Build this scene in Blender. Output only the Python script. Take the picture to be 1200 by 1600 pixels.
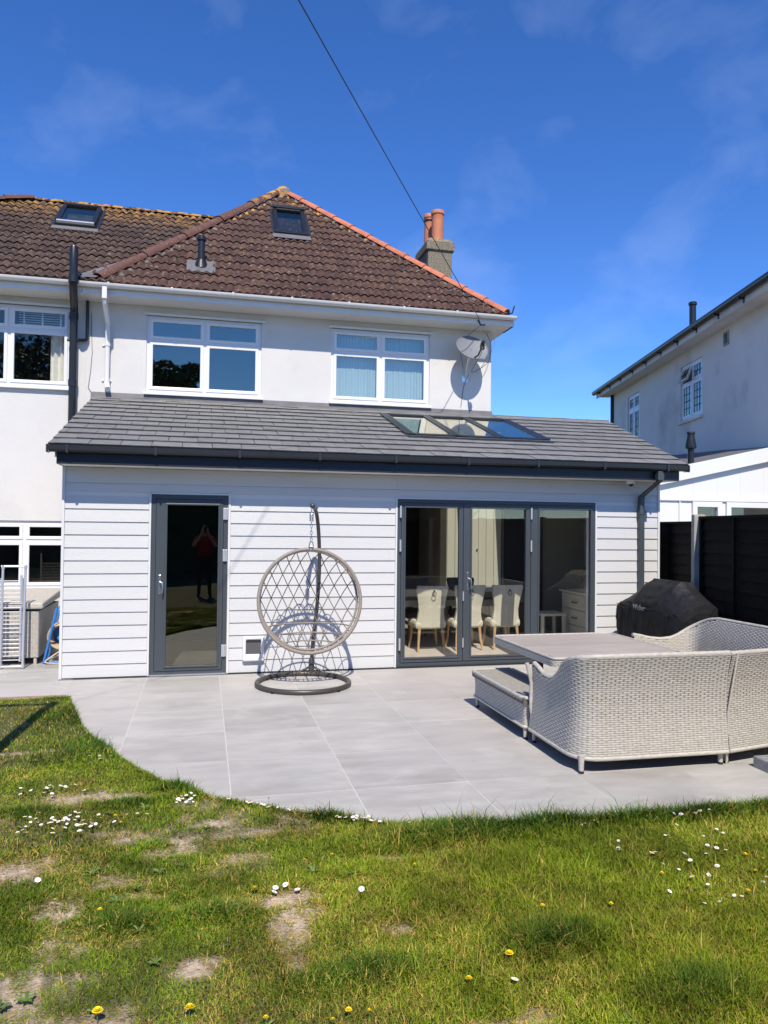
import bpy, bmesh, math, random
import numpy as np
from mathutils import Vector, Matrix
R = math.radians
random.seed(7); rng = np.random.default_rng(7)
for o in list(bpy.data.objects): bpy.data.objects.remove(o, do_unlink=True)
SC = bpy.context.scene
COL = SC.collection

# ------------------------------------------------------------------ camera
CAM = Vector((1.58991, -9.27492, 1.78725))
YAW, PITCH, ROLL = 0.234912686, 0.0195006962, 0.0108844598
fwd = Vector((math.sin(YAW)*math.cos(PITCH), math.cos(YAW)*math.cos(PITCH), math.sin(PITCH)))
rt0 = Vector((math.cos(YAW), -math.sin(YAW), 0)); up0 = rt0.cross(fwd)
rt = rt0*math.cos(ROLL) + up0*math.sin(ROLL); up = up0*math.cos(ROLL) - rt0*math.sin(ROLL)
cam_data = bpy.data.cameras.new('camera'); cam = bpy.data.objects.new('camera', cam_data); COL.objects.link(cam)
cam.matrix_world = Matrix(((rt.x, up.x, -fwd.x, CAM.x), (rt.y, up.y, -fwd.y, CAM.y), (rt.z, up.z, -fwd.z, CAM.z), (0, 0, 0, 1)))
cam_data.sensor_fit = 'VERTICAL'; cam_data.sensor_height = 36.0; cam_data.lens = 1174.385/1600*36
cam_data.clip_start = 0.02; cam_data.clip_end = 3000
SC.camera = cam

# ------------------------------------------------------------------ sky, sun, exposure
SUN_EL, SUN_AZ = R(50), R(5)          # the sun stands behind the photographer, a little to the left
EXPOSURE = 0.67
world = bpy.data.worlds.new('World'); SC.world = world; world.use_nodes = True
nt = world.node_tree; nt.nodes.clear()
def wn(t, **k):
    n = nt.nodes.new(t)
    for a, b in k.items(): setattr(n, a, b)
    return n
w_out = wn('ShaderNodeOutputWorld'); w_bg = wn('ShaderNodeBackground'); w_sky = wn('ShaderNodeTexSky')
w_sky.sky_type = 'NISHITA'; w_sky.sun_disc = False; w_sky.sun_elevation = SUN_EL
w_sky.sun_rotation = math.pi + SUN_AZ; w_sky.altitude = 50; w_sky.air_density = 0.65; w_sky.dust_density = 0.0; w_sky.ozone_density = 5.0
w_bg.inputs['Strength'].default_value = 0.15
# thin high cloud: wisps of a stretched noise on the view direction, all round the sky
w_tc = wn('ShaderNodeTexCoord'); w_map = wn('ShaderNodeMapping'); w_map.inputs['Scale'].default_value = (1.0, 1.0, 1.5)
w_map.inputs['Rotation'].default_value = (0.3, 0.5, 0.2); w_map.inputs['Location'].default_value = (7.3, 2.2, 4.9)
w_n1 = wn('ShaderNodeTexNoise'); w_n1.inputs['Scale'].default_value = 6.5; w_n1.inputs['Detail'].default_value = 9; w_n1.inputs['Roughness'].default_value = 0.52
w_n1.inputs['Distortion'].default_value = 0.25
w_rmp = wn('ShaderNodeMapRange'); w_rmp.inputs['From Min'].default_value = 0.54; w_rmp.inputs['From Max'].default_value = 0.80
w_rmp.inputs['To Min'].default_value = 0.0; w_rmp.inputs['To Max'].default_value = 0.06
w_hsv = wn('ShaderNodeHueSaturation'); w_hsv.inputs['Saturation'].default_value = 1.20; w_hsv.inputs['Hue'].default_value = 0.509
w_mix = wn('ShaderNodeMix', data_type='RGBA'); w_mix.inputs['B'].default_value = (7.0, 7.6, 8.6, 1)
L = nt.links.new
L(w_tc.outputs['Generated'], w_map.inputs['Vector']); L(w_map.outputs['Vector'], w_n1.inputs['Vector']); L(w_n1.outputs['Fac'], w_rmp.inputs['Value'])
L(w_sky.outputs['Color'], w_hsv.inputs['Color']); L(w_hsv.outputs['Color'], w_mix.inputs['A']); L(w_rmp.outputs['Result'], w_mix.inputs['Factor'])
L(w_mix.outputs['Result'], w_bg.inputs['Color']); L(w_bg.outputs['Background'], w_out.inputs['Surface'])
sun_data = bpy.data.lights.new('sun', 'SUN'); sun_data.energy = 3.75; sun_data.angle = R(0.53); sun_data.color = (1.0, 0.925, 0.805)
sun = bpy.data.objects.new('sun', sun_data); COL.objects.link(sun); sun.location = (0, -20, 25)
sun_dir = Vector((math.sin(SUN_AZ)*math.cos(SUN_EL), math.cos(SUN_AZ)*math.cos(SUN_EL), -math.sin(SUN_EL)))
sun.rotation_euler = sun_dir.to_track_quat('-Z', 'Y').to_euler()
SC.view_settings.view_transform = 'Standard'; SC.view_settings.look = 'None'; SC.view_settings.exposure = EXPOSURE; SC.view_settings.gamma = 1.0
SC.render.engine = 'CYCLES'; SC.cycles.max_bounces = 8; SC.cycles.transparent_max_bounces = 12

# ------------------------------------------------------------------ materials
MATS = {}
def mat(name, col, rough=0.6, metal=0.0, var=0.0, scale=8.0, col2=None, bump=0.0, bscale=40.0, spec=0.5, objvar=0.0, detail=5, stretch=None, coat=0.0, hue=0.0):
    if name in MATS: return MATS[name]
    m = bpy.data.materials.new(name); m.use_nodes = True; t = m.node_tree; N = t.nodes; p = N['Principled BSDF']
    p.inputs['Roughness'].default_value = rough; p.inputs['Metallic'].default_value = metal; p.inputs['Specular IOR Level'].default_value = spec
    if coat: p.inputs['Coat Weight'].default_value = coat
    p.inputs['Base Color'].default_value = (*col, 1)
    tc = N.new('ShaderNodeTexCoord'); vec = tc.outputs['Object']
    if stretch or var or bump:
        mp = N.new('ShaderNodeMapping'); mp.inputs['Scale'].default_value = stretch or (1, 1, 1)
        oi = N.new('ShaderNodeObjectInfo'); mu = N.new('ShaderNodeMath'); mu.operation = 'MULTIPLY'; mu.inputs[1].default_value = 37.0 if objvar else 0.0
        cx = N.new('ShaderNodeCombineXYZ'); t.links.new(oi.outputs['Random'], mu.inputs[0])
        for k in range(3): t.links.new(mu.outputs[0], cx.inputs[k])
        t.links.new(cx.outputs[0], mp.inputs['Location'])
        t.links.new(vec, mp.inputs['Vector']); vec = mp.outputs['Vector']
    out = None
    if var or col2:
        n = N.new('ShaderNodeTexNoise'); n.inputs['Scale'].default_value = scale; n.inputs['Detail'].default_value = detail; n.inputs['Roughness'].default_value = 0.6
        t.links.new(vec, n.inputs['Vector'])
        mr = N.new('ShaderNodeMapRange'); mr.inputs['From Min'].default_value = 0.36; mr.inputs['From Max'].default_value = 0.66
        t.links.new(n.outputs['Fac'], mr.inputs['Value'])
        mx = N.new('ShaderNodeMix'); mx.data_type = 'RGBA'
        c2 = col2 or tuple(c*(1-var) for c in col)
        mx.inputs['A'].default_value = (*col, 1); mx.inputs['B'].default_value = (*c2, 1)
        t.links.new(mr.outputs['Result'], mx.inputs['Factor']); out = mx.outputs['Result']
    if objvar:
        oi2 = N.new('ShaderNodeObjectInfo'); h = N.new('ShaderNodeHueSaturation')
        m2 = N.new('ShaderNodeMapRange'); m2.inputs['To Min'].default_value = 1-objvar; m2.inputs['To Max'].default_value = 1+objvar
        t.links.new(oi2.outputs['Random'], m2.inputs['Value']); t.links.new(m2.outputs['Result'], h.inputs['Value'])
        if hue:
            m3 = N.new('ShaderNodeMath'); m3.operation = 'MULTIPLY_ADD'; m3.inputs[1].default_value = hue; m3.inputs[2].default_value = 0.5-hue/2
            t.links.new(oi2.outputs['Random'], m3.inputs[0]); t.links.new(m3.outputs[0], h.inputs['Hue'])
        if out: t.links.new(out, h.inputs['Color'])
        else: h.inputs['Color'].default_value = (*col, 1)
        out = h.outputs['Color']
    if out: t.links.new(out, p.inputs['Base Color'])
    if bump:
        nb = N.new('ShaderNodeTexNoise'); nb.inputs['Scale'].default_value = bscale; nb.inputs['Detail'].default_value = 6
        t.links.new(vec, nb.inputs['Vector'])
        b = N.new('ShaderNodeBump'); b.inputs['Strength'].default_value = bump; b.inputs['Distance'].default_value = 0.02
        t.links.new(nb.outputs['Fac'], b.inputs['Height']); t.links.new(b.outputs['Normal'], p.inputs['Normal'])
    MATS[name] = m; return m
def add_spots(m, col, scale, lo, hi, amount=1.0, detail=4, coord='Object', height=None):
    """a second noise layer (lichen, stains) mixed over a material's base colour"""
    t = m.node_tree; N = t.nodes; p = N['Principled BSDF']; tc = N.new('ShaderNodeTexCoord')
    if coord == 'World':
        g = N.new('ShaderNodeNewGeometry'); vec = g.outputs['Position']
    else: vec = tc.outputs[coord]
    n = N.new('ShaderNodeTexNoise'); n.inputs['Scale'].default_value = scale; n.inputs['Detail'].default_value = detail; t.links.new(vec, n.inputs['Vector'])
    mr = N.new('ShaderNodeMapRange'); mr.inputs['From Min'].default_value = lo; mr.inputs['From Max'].default_value = hi; mr.inputs['To Max'].default_value = amount
    t.links.new(n.outputs['Fac'], mr.inputs['Value']); f = mr.outputs['Result']
    if height:                                   # lichen grows thicker towards the ridge
        g = N.new('ShaderNodeNewGeometry'); s = N.new('ShaderNodeSeparateXYZ'); t.links.new(g.outputs['Position'], s.inputs[0])
        mh = N.new('ShaderNodeMapRange'); mh.inputs['From Min'].default_value = height[0]; mh.inputs['From Max'].default_value = height[1]
        t.links.new(s.outputs['Z'], mh.inputs['Value']); mm = N.new('ShaderNodeMath'); mm.operation = 'MULTIPLY'
        t.links.new(f, mm.inputs[0]); t.links.new(mh.outputs['Result'], mm.inputs[1]); f = mm.outputs[0]
    mx = N.new('ShaderNodeMix'); mx.data_type = 'RGBA'
    lk = p.inputs['Base Color'].links
    if lk: t.links.new(lk[0].from_socket, mx.inputs['A'])
    else: mx.inputs['A'].default_value = p.inputs['Base Color'].default_value
    mx.inputs['B'].default_value = (*col, 1); t.links.new(f, mx.inputs['Factor']); t.links.new(mx.outputs['Result'], p.inputs['Base Color'])
def glass_mat(name, tint=(0.86, 0.9, 0.89), boost=0.05):
    m = bpy.data.materials.new(name); m.use_nodes = True; t = m.node_tree; N = t.nodes; N.clear()
    o = N.new('ShaderNodeOutputMaterial'); tr = N.new('ShaderNodeBsdfTransparent'); gl = N.new('ShaderNodeBsdfGlossy'); mx = N.new('ShaderNodeMixShader')
    tr.inputs['Color'].default_value = (*tint, 1); gl.inputs['Roughness'].default_value = 0.0; gl.inputs['Color'].default_value = (1.0, 0.97, 0.80, 1)
    fr = N.new('ShaderNodeLayerWeight'); fr.inputs['Blend'].default_value = 0.5; pw = N.new('ShaderNodeMath'); pw.operation = 'POWER'; pw.inputs[1].default_value = 5.0; ad = N.new('ShaderNodeMath'); ad.operation = 'MULTIPLY_ADD'; ad.use_clamp = True; ad.inputs[1].default_value = 0.9; ad.inputs[2].default_value = 0.04+boost
    t.links.new(fr.outputs['Facing'], pw.inputs[0]); t.links.new(pw.outputs[0], ad.inputs[0]); t.links.new(ad.outputs[0], mx.inputs[0]); t.links.new(tr.outputs[0], mx.inputs[1]); t.links.new(gl.outputs[0], mx.inputs[2]); t.links.new(mx.outputs[0], o.inputs[0])
    MATS[name] = m; return m

M = dict(
 render=mat('white_render', (0.61, 0.592, 0.568), 0.85, var=0.06, scale=1.3, bump=0.3, bscale=90),
 render_old=mat('old_white_render', (0.76, 0.725, 0.68), 0.85, var=0.08, scale=0.9, bump=0.15, bscale=120),
 board=mat('white_cladding', (0.548, 0.546, 0.540), 0.5, var=0.03, scale=3, bump=0.22, bscale=60, stretch=(0.25, 1, 6), objvar=0.022),
 trim=mat('white_trim', (0.62, 0.62, 0.615), 0.4),
 upvc=mat('white_upvc', (0.68, 0.68, 0.68), 0.25),
 gutter_w=mat('white_gutter', (0.66, 0.65, 0.64), 0.3, var=0.06, scale=5),
 anth=mat('anthracite_aluminium', (0.054, 0.065, 0.075), 0.38, var=0.04, scale=4, spec=0.4),
 anth_d=mat('anthracite_plastic', (0.019, 0.022, 0.027), 0.4),
 fascia=mat('anthracite_fascia', (0.008, 0.011, 0.018), 0.45, var=0.1, scale=2),
 black=mat('black_plastic', (0.012, 0.013, 0.016), 0.35),
 slate=mat('grey_flat_tile', (0.205, 0.201, 0.196), 0.62, var=0.25, scale=9, bump=0.3, bscale=70, objvar=0.08),
 lead=mat('lead_flashing', (0.15, 0.145, 0.15), 0.55, var=0.25, scale=4, bump=0.2, bscale=12),
 tile=mat('brown_pantile', (0.102, 0.049, 0.034), 0.9, col2=(0.034, 0.018, 0.014), scale=14, bump=0.5, bscale=60, objvar=0.28, hue=0.02),
 tile_old=mat('weathered_brown_pantile', (0.082, 0.046, 0.033), 0.95, col2=(0.030, 0.018, 0.014), scale=12, bump=0.5, bscale=60, objvar=0.25, hue=0.02),
 terracotta=mat('orange_terracotta', (0.50, 0.165, 0.085), 0.75, col2=(0.36, 0.11, 0.06), scale=7, bump=0.2, bscale=50, objvar=0.12),
 rust=mat('rust_brown_ridge_tile', (0.125, 0.052, 0.036), 0.8, col2=(0.08, 0.038, 0.029), scale=7, bump=0.3, bscale=40, objvar=0.08),
 mortar=mat('grey_mortar', (0.17, 0.155, 0.135), 0.95, var=0.3, scale=10, bump=0.5, bscale=60),
 pebble=mat('pebbledash', (0.30, 0.26, 0.19), 0.95, col2=(0.10, 0.085, 0.06), scale=38, bump=1.0, bscale=60, detail=3),
 pot=mat('chimney_pot_clay', (0.56, 0.20, 0.09), 0.7, col2=(0.42, 0.15, 0.08), scale=5, bump=0.15, bscale=40),
 slab=mat('grey_porcelain_slab', (0.43, 0.414, 0.385), 0.55, col2=(0.34, 0.325, 0.30), scale=2.6, bump=0.06, bscale=30, stretch=(0.7, 2.2, 1), objvar=0.12),
 grout=mat('pale_grout', (0.58, 0.56, 0.52), 0.9, var=0.15, scale=20),
 wicker=mat('grey_wicker', (0.48, 0.45, 0.40), 0.6, col2=(0.36, 0.335, 0.29), scale=22, stretch=(1, 1, 3)),
 wicker_d=mat('dark_wicker_base', (0.11, 0.10, 0.088), 0.8),
 plank=mat('grey_wood_plank', (0.42, 0.37, 0.325), 0.5, col2=(0.33, 0.29, 0.255), scale=5, stretch=(0.8, 14, 6), bump=0.08, bscale=20, objvar=0.06),
 steel=mat('brushed_steel', (0.62, 0.62, 0.62), 0.3, metal=1.0),
 alu=mat('dull_aluminium', (0.62, 0.62, 0.64), 0.42, metal=0.7),
 bronze=mat('grey_brown_steel', (0.075, 0.066, 0.060), 0.4, metal=0.35),
 rattan=mat('beige_rattan', (0.27, 0.23, 0.19), 0.6, col2=(0.22, 0.19, 0.16), scale=60),
 rattan_d=mat('dark_rattan_strand', (0.115, 0.098, 0.088), 0.6, var=0.3, scale=30),
 cover=mat('black_cover_fabric', (0.010, 0.0105, 0.013), 0.6, var=0.35, scale=6, bump=0.6, bscale=11, spec=0.35),
 fence=mat('dark_stained_fence', (0.008, 0.006, 0.0055), 0.75, col2=(0.015, 0.012, 0.010), scale=9, stretch=(1, 1, 10), bump=0.3, bscale=30, objvar=0.2, spec=0.12),
 concrete=mat('pale_concrete', (0.40, 0.38, 0.33), 0.9, var=0.25, scale=8, bump=0.4, bscale=60),
 granite=mat('grey_stone', (0.26, 0.27, 0.27), 0.9, var=0.35, scale=30, bump=0.4, bscale=60),
 wood=mat('weathered_wood', (0.34, 0.23, 0.13), 0.8, col2=(0.20, 0.14, 0.09), scale=6, stretch=(1, 12, 12), bump=0.3, bscale=20),
 cream=mat('cream_paint', (0.72, 0.70, 0.56), 0.5),
 inwall=mat('sage_wall_paint', (0.30, 0.30, 0.26), 0.8),
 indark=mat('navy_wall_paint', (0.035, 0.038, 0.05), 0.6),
 ceil=mat('white_ceiling_paint', (0.75, 0.75, 0.73), 0.9),
 floor_in=mat('pale_floor_tile', (0.58, 0.51, 0.46), 0.45, var=0.15, scale=4),
 linen=mat('cream_linen', (0.60, 0.57, 0.45), 0.9, var=0.06, scale=30, bump=0.15, bscale=300),
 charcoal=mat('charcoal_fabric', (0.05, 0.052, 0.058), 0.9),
 oak=mat('pale_oak', (0.52, 0.33, 0.16), 0.5, var=0.2, scale=12, stretch=(6, 6, 1)),
 blind=mat('white_blind', (0.75, 0.77, 0.77), 0.8), curtain=mat('cream_curtain', (0.72, 0.70, 0.63), 0.9),
 soil=mat('dry_soil', (0.33, 0.26, 0.20), 0.95, col2=(0.20, 0.155, 0.115), scale=9, bump=0.6, bscale=60),
 earth=mat('green_ground', (0.075, 0.085, 0.028), 0.95, col2=(0.11, 0.095, 0.04), scale=1.2),
 leaf=mat('dark_leaf', (0.035, 0.06, 0.018), 0.6, objvar=0.15), bark=mat('bark', (0.10, 0.075, 0.055), 0.95, var=0.4, scale=14, bump=0.6, bscale=20),
 plantleaf=mat('indoor_leaf', (0.02, 0.045, 0.015), 0.5),
 petal=mat('daisy_petal', (0.80, 0.80, 0.78), 0.7), yolk=mat('daisy_centre', (0.75, 0.50, 0.03), 0.8), dand=mat('dandelion_petal', (0.88, 0.66, 0.01), 0.8), stem=mat('flower_stem', (0.10, 0.16, 0.04), 0.7),
 blue=mat('blue_plastic', (0.03, 0.17, 0.50), 0.35), hose=mat('beige_hose', (0.45, 0.36, 0.26), 0.5),
 white_metal=mat('white_plastic', (0.70, 0.70, 0.70), 0.35), mesh_grey=mat('grey_dish_mesh', (0.17, 0.18, 0.20), 0.6),
 red=mat('red_cotton', (0.24, 0.014, 0.02), 0.9), denim=mat('dark_denim', (0.02, 0.022, 0.03), 0.9), skin=mat('skin', (0.52, 0.32, 0.23), 0.55), hair=mat('dark_hair', (0.03, 0.02, 0.015), 0.7), shoe=mat('dark_shoe', (0.02, 0.02, 0.02), 0.5),
 print=mat('pale_print', (0.20, 0.20, 0.21), 0.6), flap=mat('smoked_plastic', (0.085, 0.085, 0.09), 0.25), hedge=mat('hedge_leaf', (0.03, 0.05, 0.016), 0.7),
)
add_spots(M['tile'], (0.36, 0.30, 0.25), 19, 0.62, 0.69, 0.6, coord='World'); add_spots(M['tile'], (0.50, 0.26, 0.05), 7, 0.56, 0.62, 0.9, coord='World', height=(7.3, 8.3))
add_spots(M['tile_old'], (0.34, 0.31, 0.27), 22, 0.60, 0.68, 0.5, coord='World'); add_spots(M['tile_old'], (0.52, 0.27, 0.05), 9, 0.46, 0.58, 0.9, coord='World', height=(7.0, 7.72))
add_spots(M['rust'], (0.36, 0.33, 0.28), 30, 0.66, 0.70, 0.8, coord='World'); add_spots(M['rust'], (0.55, 0.28, 0.04), 6, 0.46, 0.54, 1.0, coord='World', height=(7.7, 8.35))
add_spots(M['mortar'], (0.52, 0.27, 0.05), 7, 0.46, 0.56, 0.9, coord='World', height=(6.5, 7.6))
add_spots(M['pebble'], (0.55, 0.28, 0.05), 4, 0.50, 0.6, 0.9, coord='World', height=(8.0, 8.3))
add_spots(M['slab'], (0.44, 0.40, 0.38), 0.35, 0.48, 0.62, 0.55, coord='World')
add_spots(M['slab'], (0.25, 0.245, 0.235), 1.6, 0.58, 0.74, 0.5, coord='World'); add_spots(M['slab'], (0.52, 0.49, 0.45), 3.2, 0.56, 0.70, 0.45, coord='World', detail=8); add_spots(M['slab'], (0.16, 0.15, 0.13), 9, 0.70, 0.76, 0.5, coord='World')
add_spots(M['render'], (0.46, 0.44, 0.41), 2.3, 0.60, 0.78, 0.35, coord='World', detail=9); add_spots(M['slab'], (0.22, 0.21, 0.19), 45, 0.70, 0.74, 0.5, coord='World'); add_spots(M['render_old'], (0.36, 0.35, 0.33), 0.8, 0.56, 0.72, 0.6, coord='World')
GLASS = glass_mat('window_glass', (0.985, 0.99, 0.985), boost=0.015); GLASS_UP = glass_mat('upper_window_glass', (0.80, 0.86, 0.86), 0.10); GLASS_SKY = glass_mat('skylight_glass', (0.95, 0.96, 0.96), 0.22)
GLASS_DOOR = glass_mat('dark_door_glass', (0.6, 0.62, 0.62), 0.055)

# ------------------------------------------------------------------ mesh helpers
class G:
    def __init__(s): s.v = []; s.f = []
    def poly(s, pts):
        n = len(s.v); s.v += [tuple(p) for p in pts]; s.f.append(tuple(range(n, n+len(pts)))); return s
    def box(s, x0, x1, y0, y1, z0, z1):
        n = len(s.v); s.v += [(x0, y0, z0), (x1, y0, z0), (x1, y1, z0), (x0, y1, z0), (x0, y0, z1), (x1, y0, z1), (x1, y1, z1), (x0, y1, z1)]
        s.f += [tuple(n+i for i in q) for q in ((0, 3, 2, 1), (4, 5, 6, 7), (0, 1, 5, 4), (1, 2, 6, 5), (2, 3, 7, 6), (3, 0, 4, 7))]; return s
    def hexa(s, a, b):                      # two quads (bottom, top loop) joined
        n = len(s.v); s.v += [tuple(p) for p in a] + [tuple(p) for p in b]; k = len(a)
        s.f += [tuple(n+i for i in reversed(range(k))), tuple(n+k+i for i in range(k))]
        s.f += [(n+i, n+(i+1) % k, n+k+(i+1) % k, n+k+i) for i in range(k)]; return s
    def tube(s, path, r, n=8, cap=True):
        P = [Vector(p) for p in path]; rs = r if isinstance(r, (list, tuple)) else [r]*len(P); base = len(s.v); prev = None
        closed = (P[0]-P[-1]).length < 1e-6 and len(P) > 3
        for i, p in enumerate(P):
            a = P[i-1] if i else (P[-2] if closed else P[0]); b = P[i+1] if i < len(P)-1 else (P[1] if closed else P[-1])
            t = (b-a).normalized() if (b-a).length > 1e-9 else Vector((0, 0, 1))
            if prev is None: q = t.orthogonal().normalized()
            else: q = (prev - t*prev.dot(t)); q = q.normalized() if q.length > 1e-6 else t.orthogonal().normalized()
            prev = q; w = t.cross(q)
            s.v += [tuple(p + (q*math.cos(2*math.pi*k/n) + w*math.sin(2*math.pi*k/n))*rs[i]) for k in range(n)]
        for i in range(len(P)-1):
            for k in range(n): s.f.append((base+i*n+k, base+i*n+(k+1) % n, base+(i+1)*n+(k+1) % n, base+(i+1)*n+k))
        if cap and not closed:
            s.f.append(tuple(base+k for k in reversed(range(n)))); s.f.append(tuple(base+(len(P)-1)*n+k for k in range(n)))
        return s
    def lathe(s, prof, c, n=20, axis='z'):
        base = len(s.v)
        for r, h in prof:
            for k in range(n):
                a = 2*math.pi*k/n; x, y = r*math.cos(a), r*math.sin(a)
                s.v.append((c[0]+x, c[1]+y, c[2]+h) if axis == 'z' else ((c[0]+x, c[1]+h, c[2]+y) if axis == 'y' else (c[0]+h, c[1]+x, c[2]+y)))
        for i in range(len(prof)-1):
            for k in range(n): s.f.append((base+i*n+k, base+i*n+(k+1) % n, base+(i+1)*n+(k+1) % n, base+(i+1)*n+k))
        s.f.append(tuple(base+k for k in reversed(range(n)))); s.f.append(tuple(base+(len(prof)-1)*n+k for k in range(n))); return s
    def holes(s, x0, x1, z0, z1, y0, y1, hs):
        """a slab in the XZ plane between y0 (front) and y1 with rectangular openings, reveals included"""
        xs = sorted({x0, x1, *[min(max(h[i], x0), x1) for h in hs for i in (0, 1)]}); zs = sorted({z0, z1, *[min(max(h[i], z0), z1) for h in hs for i in (2, 3)]})
        solid = {}
        for i in range(len(xs)-1):
            for k in range(len(zs)-1):
                cx, cz = (xs[i]+xs[i+1])/2, (zs[k]+zs[k+1])/2
                solid[i, k] = not any(h[0] < cx < h[1] and h[2] < cz < h[3] for h in hs)
        idx = {}
        def V(i, k, b):
            if (i, k, b) not in idx: idx[i, k, b] = len(s.v); s.v.append((xs[i], y1 if b else y0, zs[k]))
            return idx[i, k, b]
        for (i, k), ok in solid.items():
            if not ok: continue
            s.f.append((V(i, k, 0), V(i+1, k, 0), V(i+1, k+1, 0), V(i, k+1, 0))); s.f.append((V(i, k, 1), V(i, k+1, 1), V(i+1, k+1, 1), V(i+1, k, 1)))
            for di, dk, a, b in ((-1, 0, (i, k+1), (i, k)), (1, 0, (i+1, k), (i+1, k+1)), (0, -1, (i, k), (i+1, k)), (0, 1, (i+1, k+1), (i, k+1))):
                if not solid.get((i+di, k+dk), False): s.f.append((V(*a, 0), V(*a, 1), V(*b, 1), V(*b, 0)))
        return s
    def ring(s, x0, x1, z0, z1, w, y0, y1): return s.holes(x0, x1, z0, z1, y0, y1, [(x0+w, x1-w, z0+w, z1-w)])
    def sheet(s, P):                        # grid of points [i][j]
        base = len(s.v); n = len(P); m = len(P[0])
        for row in P: s.v += [tuple(p) for p in row]
        for i in range(n-1):
            for j in range(m-1): s.f.append((base+i*m+j, base+(i+1)*m+j, base+(i+1)*m+j+1, base+i*m+j+1))
        return s
def O(name, g, m, parent=None, smooth=None, bevel=0.0, origin=None, mesh=None):
    if mesh is None:
        me = bpy.data.meshes.new(name); v = g.v
        if origin is not None: v = [(a-origin[0], b-origin[1], c-origin[2]) for a, b, c in v]
        me.from_pydata(v, [], g.f); me.validate()
        me.materials.append(M[m] if isinstance(m, str) else m)
        if smooth:
            me.polygons.foreach_set('use_smooth', [True]*len(me.polygons)); me.set_sharp_from_angle(angle=R(smooth))
    else: me = mesh
    o = bpy.data.objects.new(name, me); COL.objects.link(o)
    if origin is not None: o.location = origin
    if parent is not None: attach(o, parent)
    if bevel:
        b = o.modifiers.new('bevel', 'BEVEL'); b.width = bevel; b.segments = 2; b.limit_method = 'ANGLE'; b.angle_limit = R(40)
    return o
ROOTLOC = {}
def world_of(o):
    mt = Matrix.Identity(4)
    while o is not None:
        mt = (o.matrix_parent_inverse @ o.matrix_basis if o.parent else o.matrix_basis) @ mt; o = o.parent
    return mt
def attach(o, parent):
    o.parent = parent; o.matrix_parent_inverse = world_of(parent).inverted()
def tag(o, label=None, cat=None, group=None, kind=None):
    for k, v in (('label', label), ('category', cat), ('group', group), ('kind', kind)):
        if v: o[k] = v
    return o
def T(name, loc, label, cat, group=None):
    e = bpy.data.objects.new(name, None); COL.objects.link(e); e.location = loc; e.empty_display_size = 0.2
    return tag(e, label, cat, group)
def copy_tree(o, dloc, parent=None, label=None):
    c = o.copy(); COL.objects.link(c)
    if parent: c.parent = parent; c.matrix_parent_inverse = o.matrix_parent_inverse.copy()
    else: c.location = Vector(o.location) + Vector(dloc)
    if label: c['label'] = label
    for ch in [x for x in bpy.data.objects if x.parent == o]: copy_tree(ch, (0, 0, 0), c)
    return c
def lerp(a, b, t): return a+(b-a)*t
def interp(x, xs, ys): return float(np.interp(x, xs, ys))
# smooth value noise on numpy arrays
_perm = rng.random((256, 256))
def vnoise(x, y, s):
    x = np.asarray(x)*s+50.3; y = np.asarray(y)*s+71.7; xi = np.floor(x).astype(int); yi = np.floor(y).astype(int); fx = x-xi; fy = y-yi
    fx = fx*fx*(3-2*fx); fy = fy*fy*(3-2*fy); a = _perm[xi % 256, yi % 256]; b = _perm[(xi+1) % 256, yi % 256]; c = _perm[xi % 256, (yi+1) % 256]; d = _perm[(xi+1) % 256, (yi+1) % 256]
    return (a*(1-fx)+b*fx)*(1-fy)+(c*(1-fx)+d*fx)*fy
# ------------------------------------------------------------------ ground, lawn, patio
tag(O('ground', G().poly([(-600, -600, -0.12), (600, -600, -0.12), (600, 900, -0.12), (-600, 900, -0.12)]), 'earth'), kind='structure')
EDGE = [(-9, -1.05), (0.25, -1.05), (0.30, -1.25), (0.40, -1.7), (0.52, -2.1), (0.70, -2.6), (0.92, -3.06), (1.12, -3.42), (1.36, -3.75), (1.64, -4.04), (1.98, -4.30), (2.3, -4.5), (2.64, -4.66), (3.0, -4.80), (3.44, -4.90), (3.9, -4.94), (4.4, -4.93), (5.35, -4.86), (6.5, -4.72), (7.3, -4.6), (14, -4.3)]
EDGE = [(x+(.03 if .2 < x < 1.2 else 0), y-float(np.interp(x, [.25, .5, 1.2, 2.5], [.03, .08, .17, .23]))) for x, y in EDGE]
EX = [p[0] for p in EDGE]; EY = [p[1] for p in EDGE]
def edge_y(x): return np.interp(x, EX, EY)
# bare patches of dry soil in the lawn: (x, y, rx, ry)
BARE = [(0.86, -4.10, .34, .10), (1.02, -4.12, .22, .07), (1.30, -4.80, .16, .10), (0.55, -5.12, .34, .16), (0.40, -5.05, .3, .12), (1.00, -5.62, .17, .16), (1.02, -5.90, .20, .14), (0.86, -6.15, .30, .14), (1.34, -5.52, .20, .07), (1.20, -5.35, .10, .06),
        (1.97, -5.70, .20, .07), (2.00, -6.02, .08, .24), (2.05, -5.85, .10, .10), (2.49, -6.06, .12, .05), (1.58, -6.17, .12, .07), (1.50, -4.35, .10, .07), (1.68, -4.70, .18, .05), (1.55, -4.88, .22, .05), (2.62, -5.35, .30, .05), (2.30, -5.60, .12, .05), (0.3, -3.0, .2, .04), (2.75, -6.75, .15, .06), (1.35, -4.72, .3, .05), (0.25, -4.4, .25, .08), (1.2, -6.5, .3, .15), (0.2, -5.6, .3, .2)]
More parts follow.
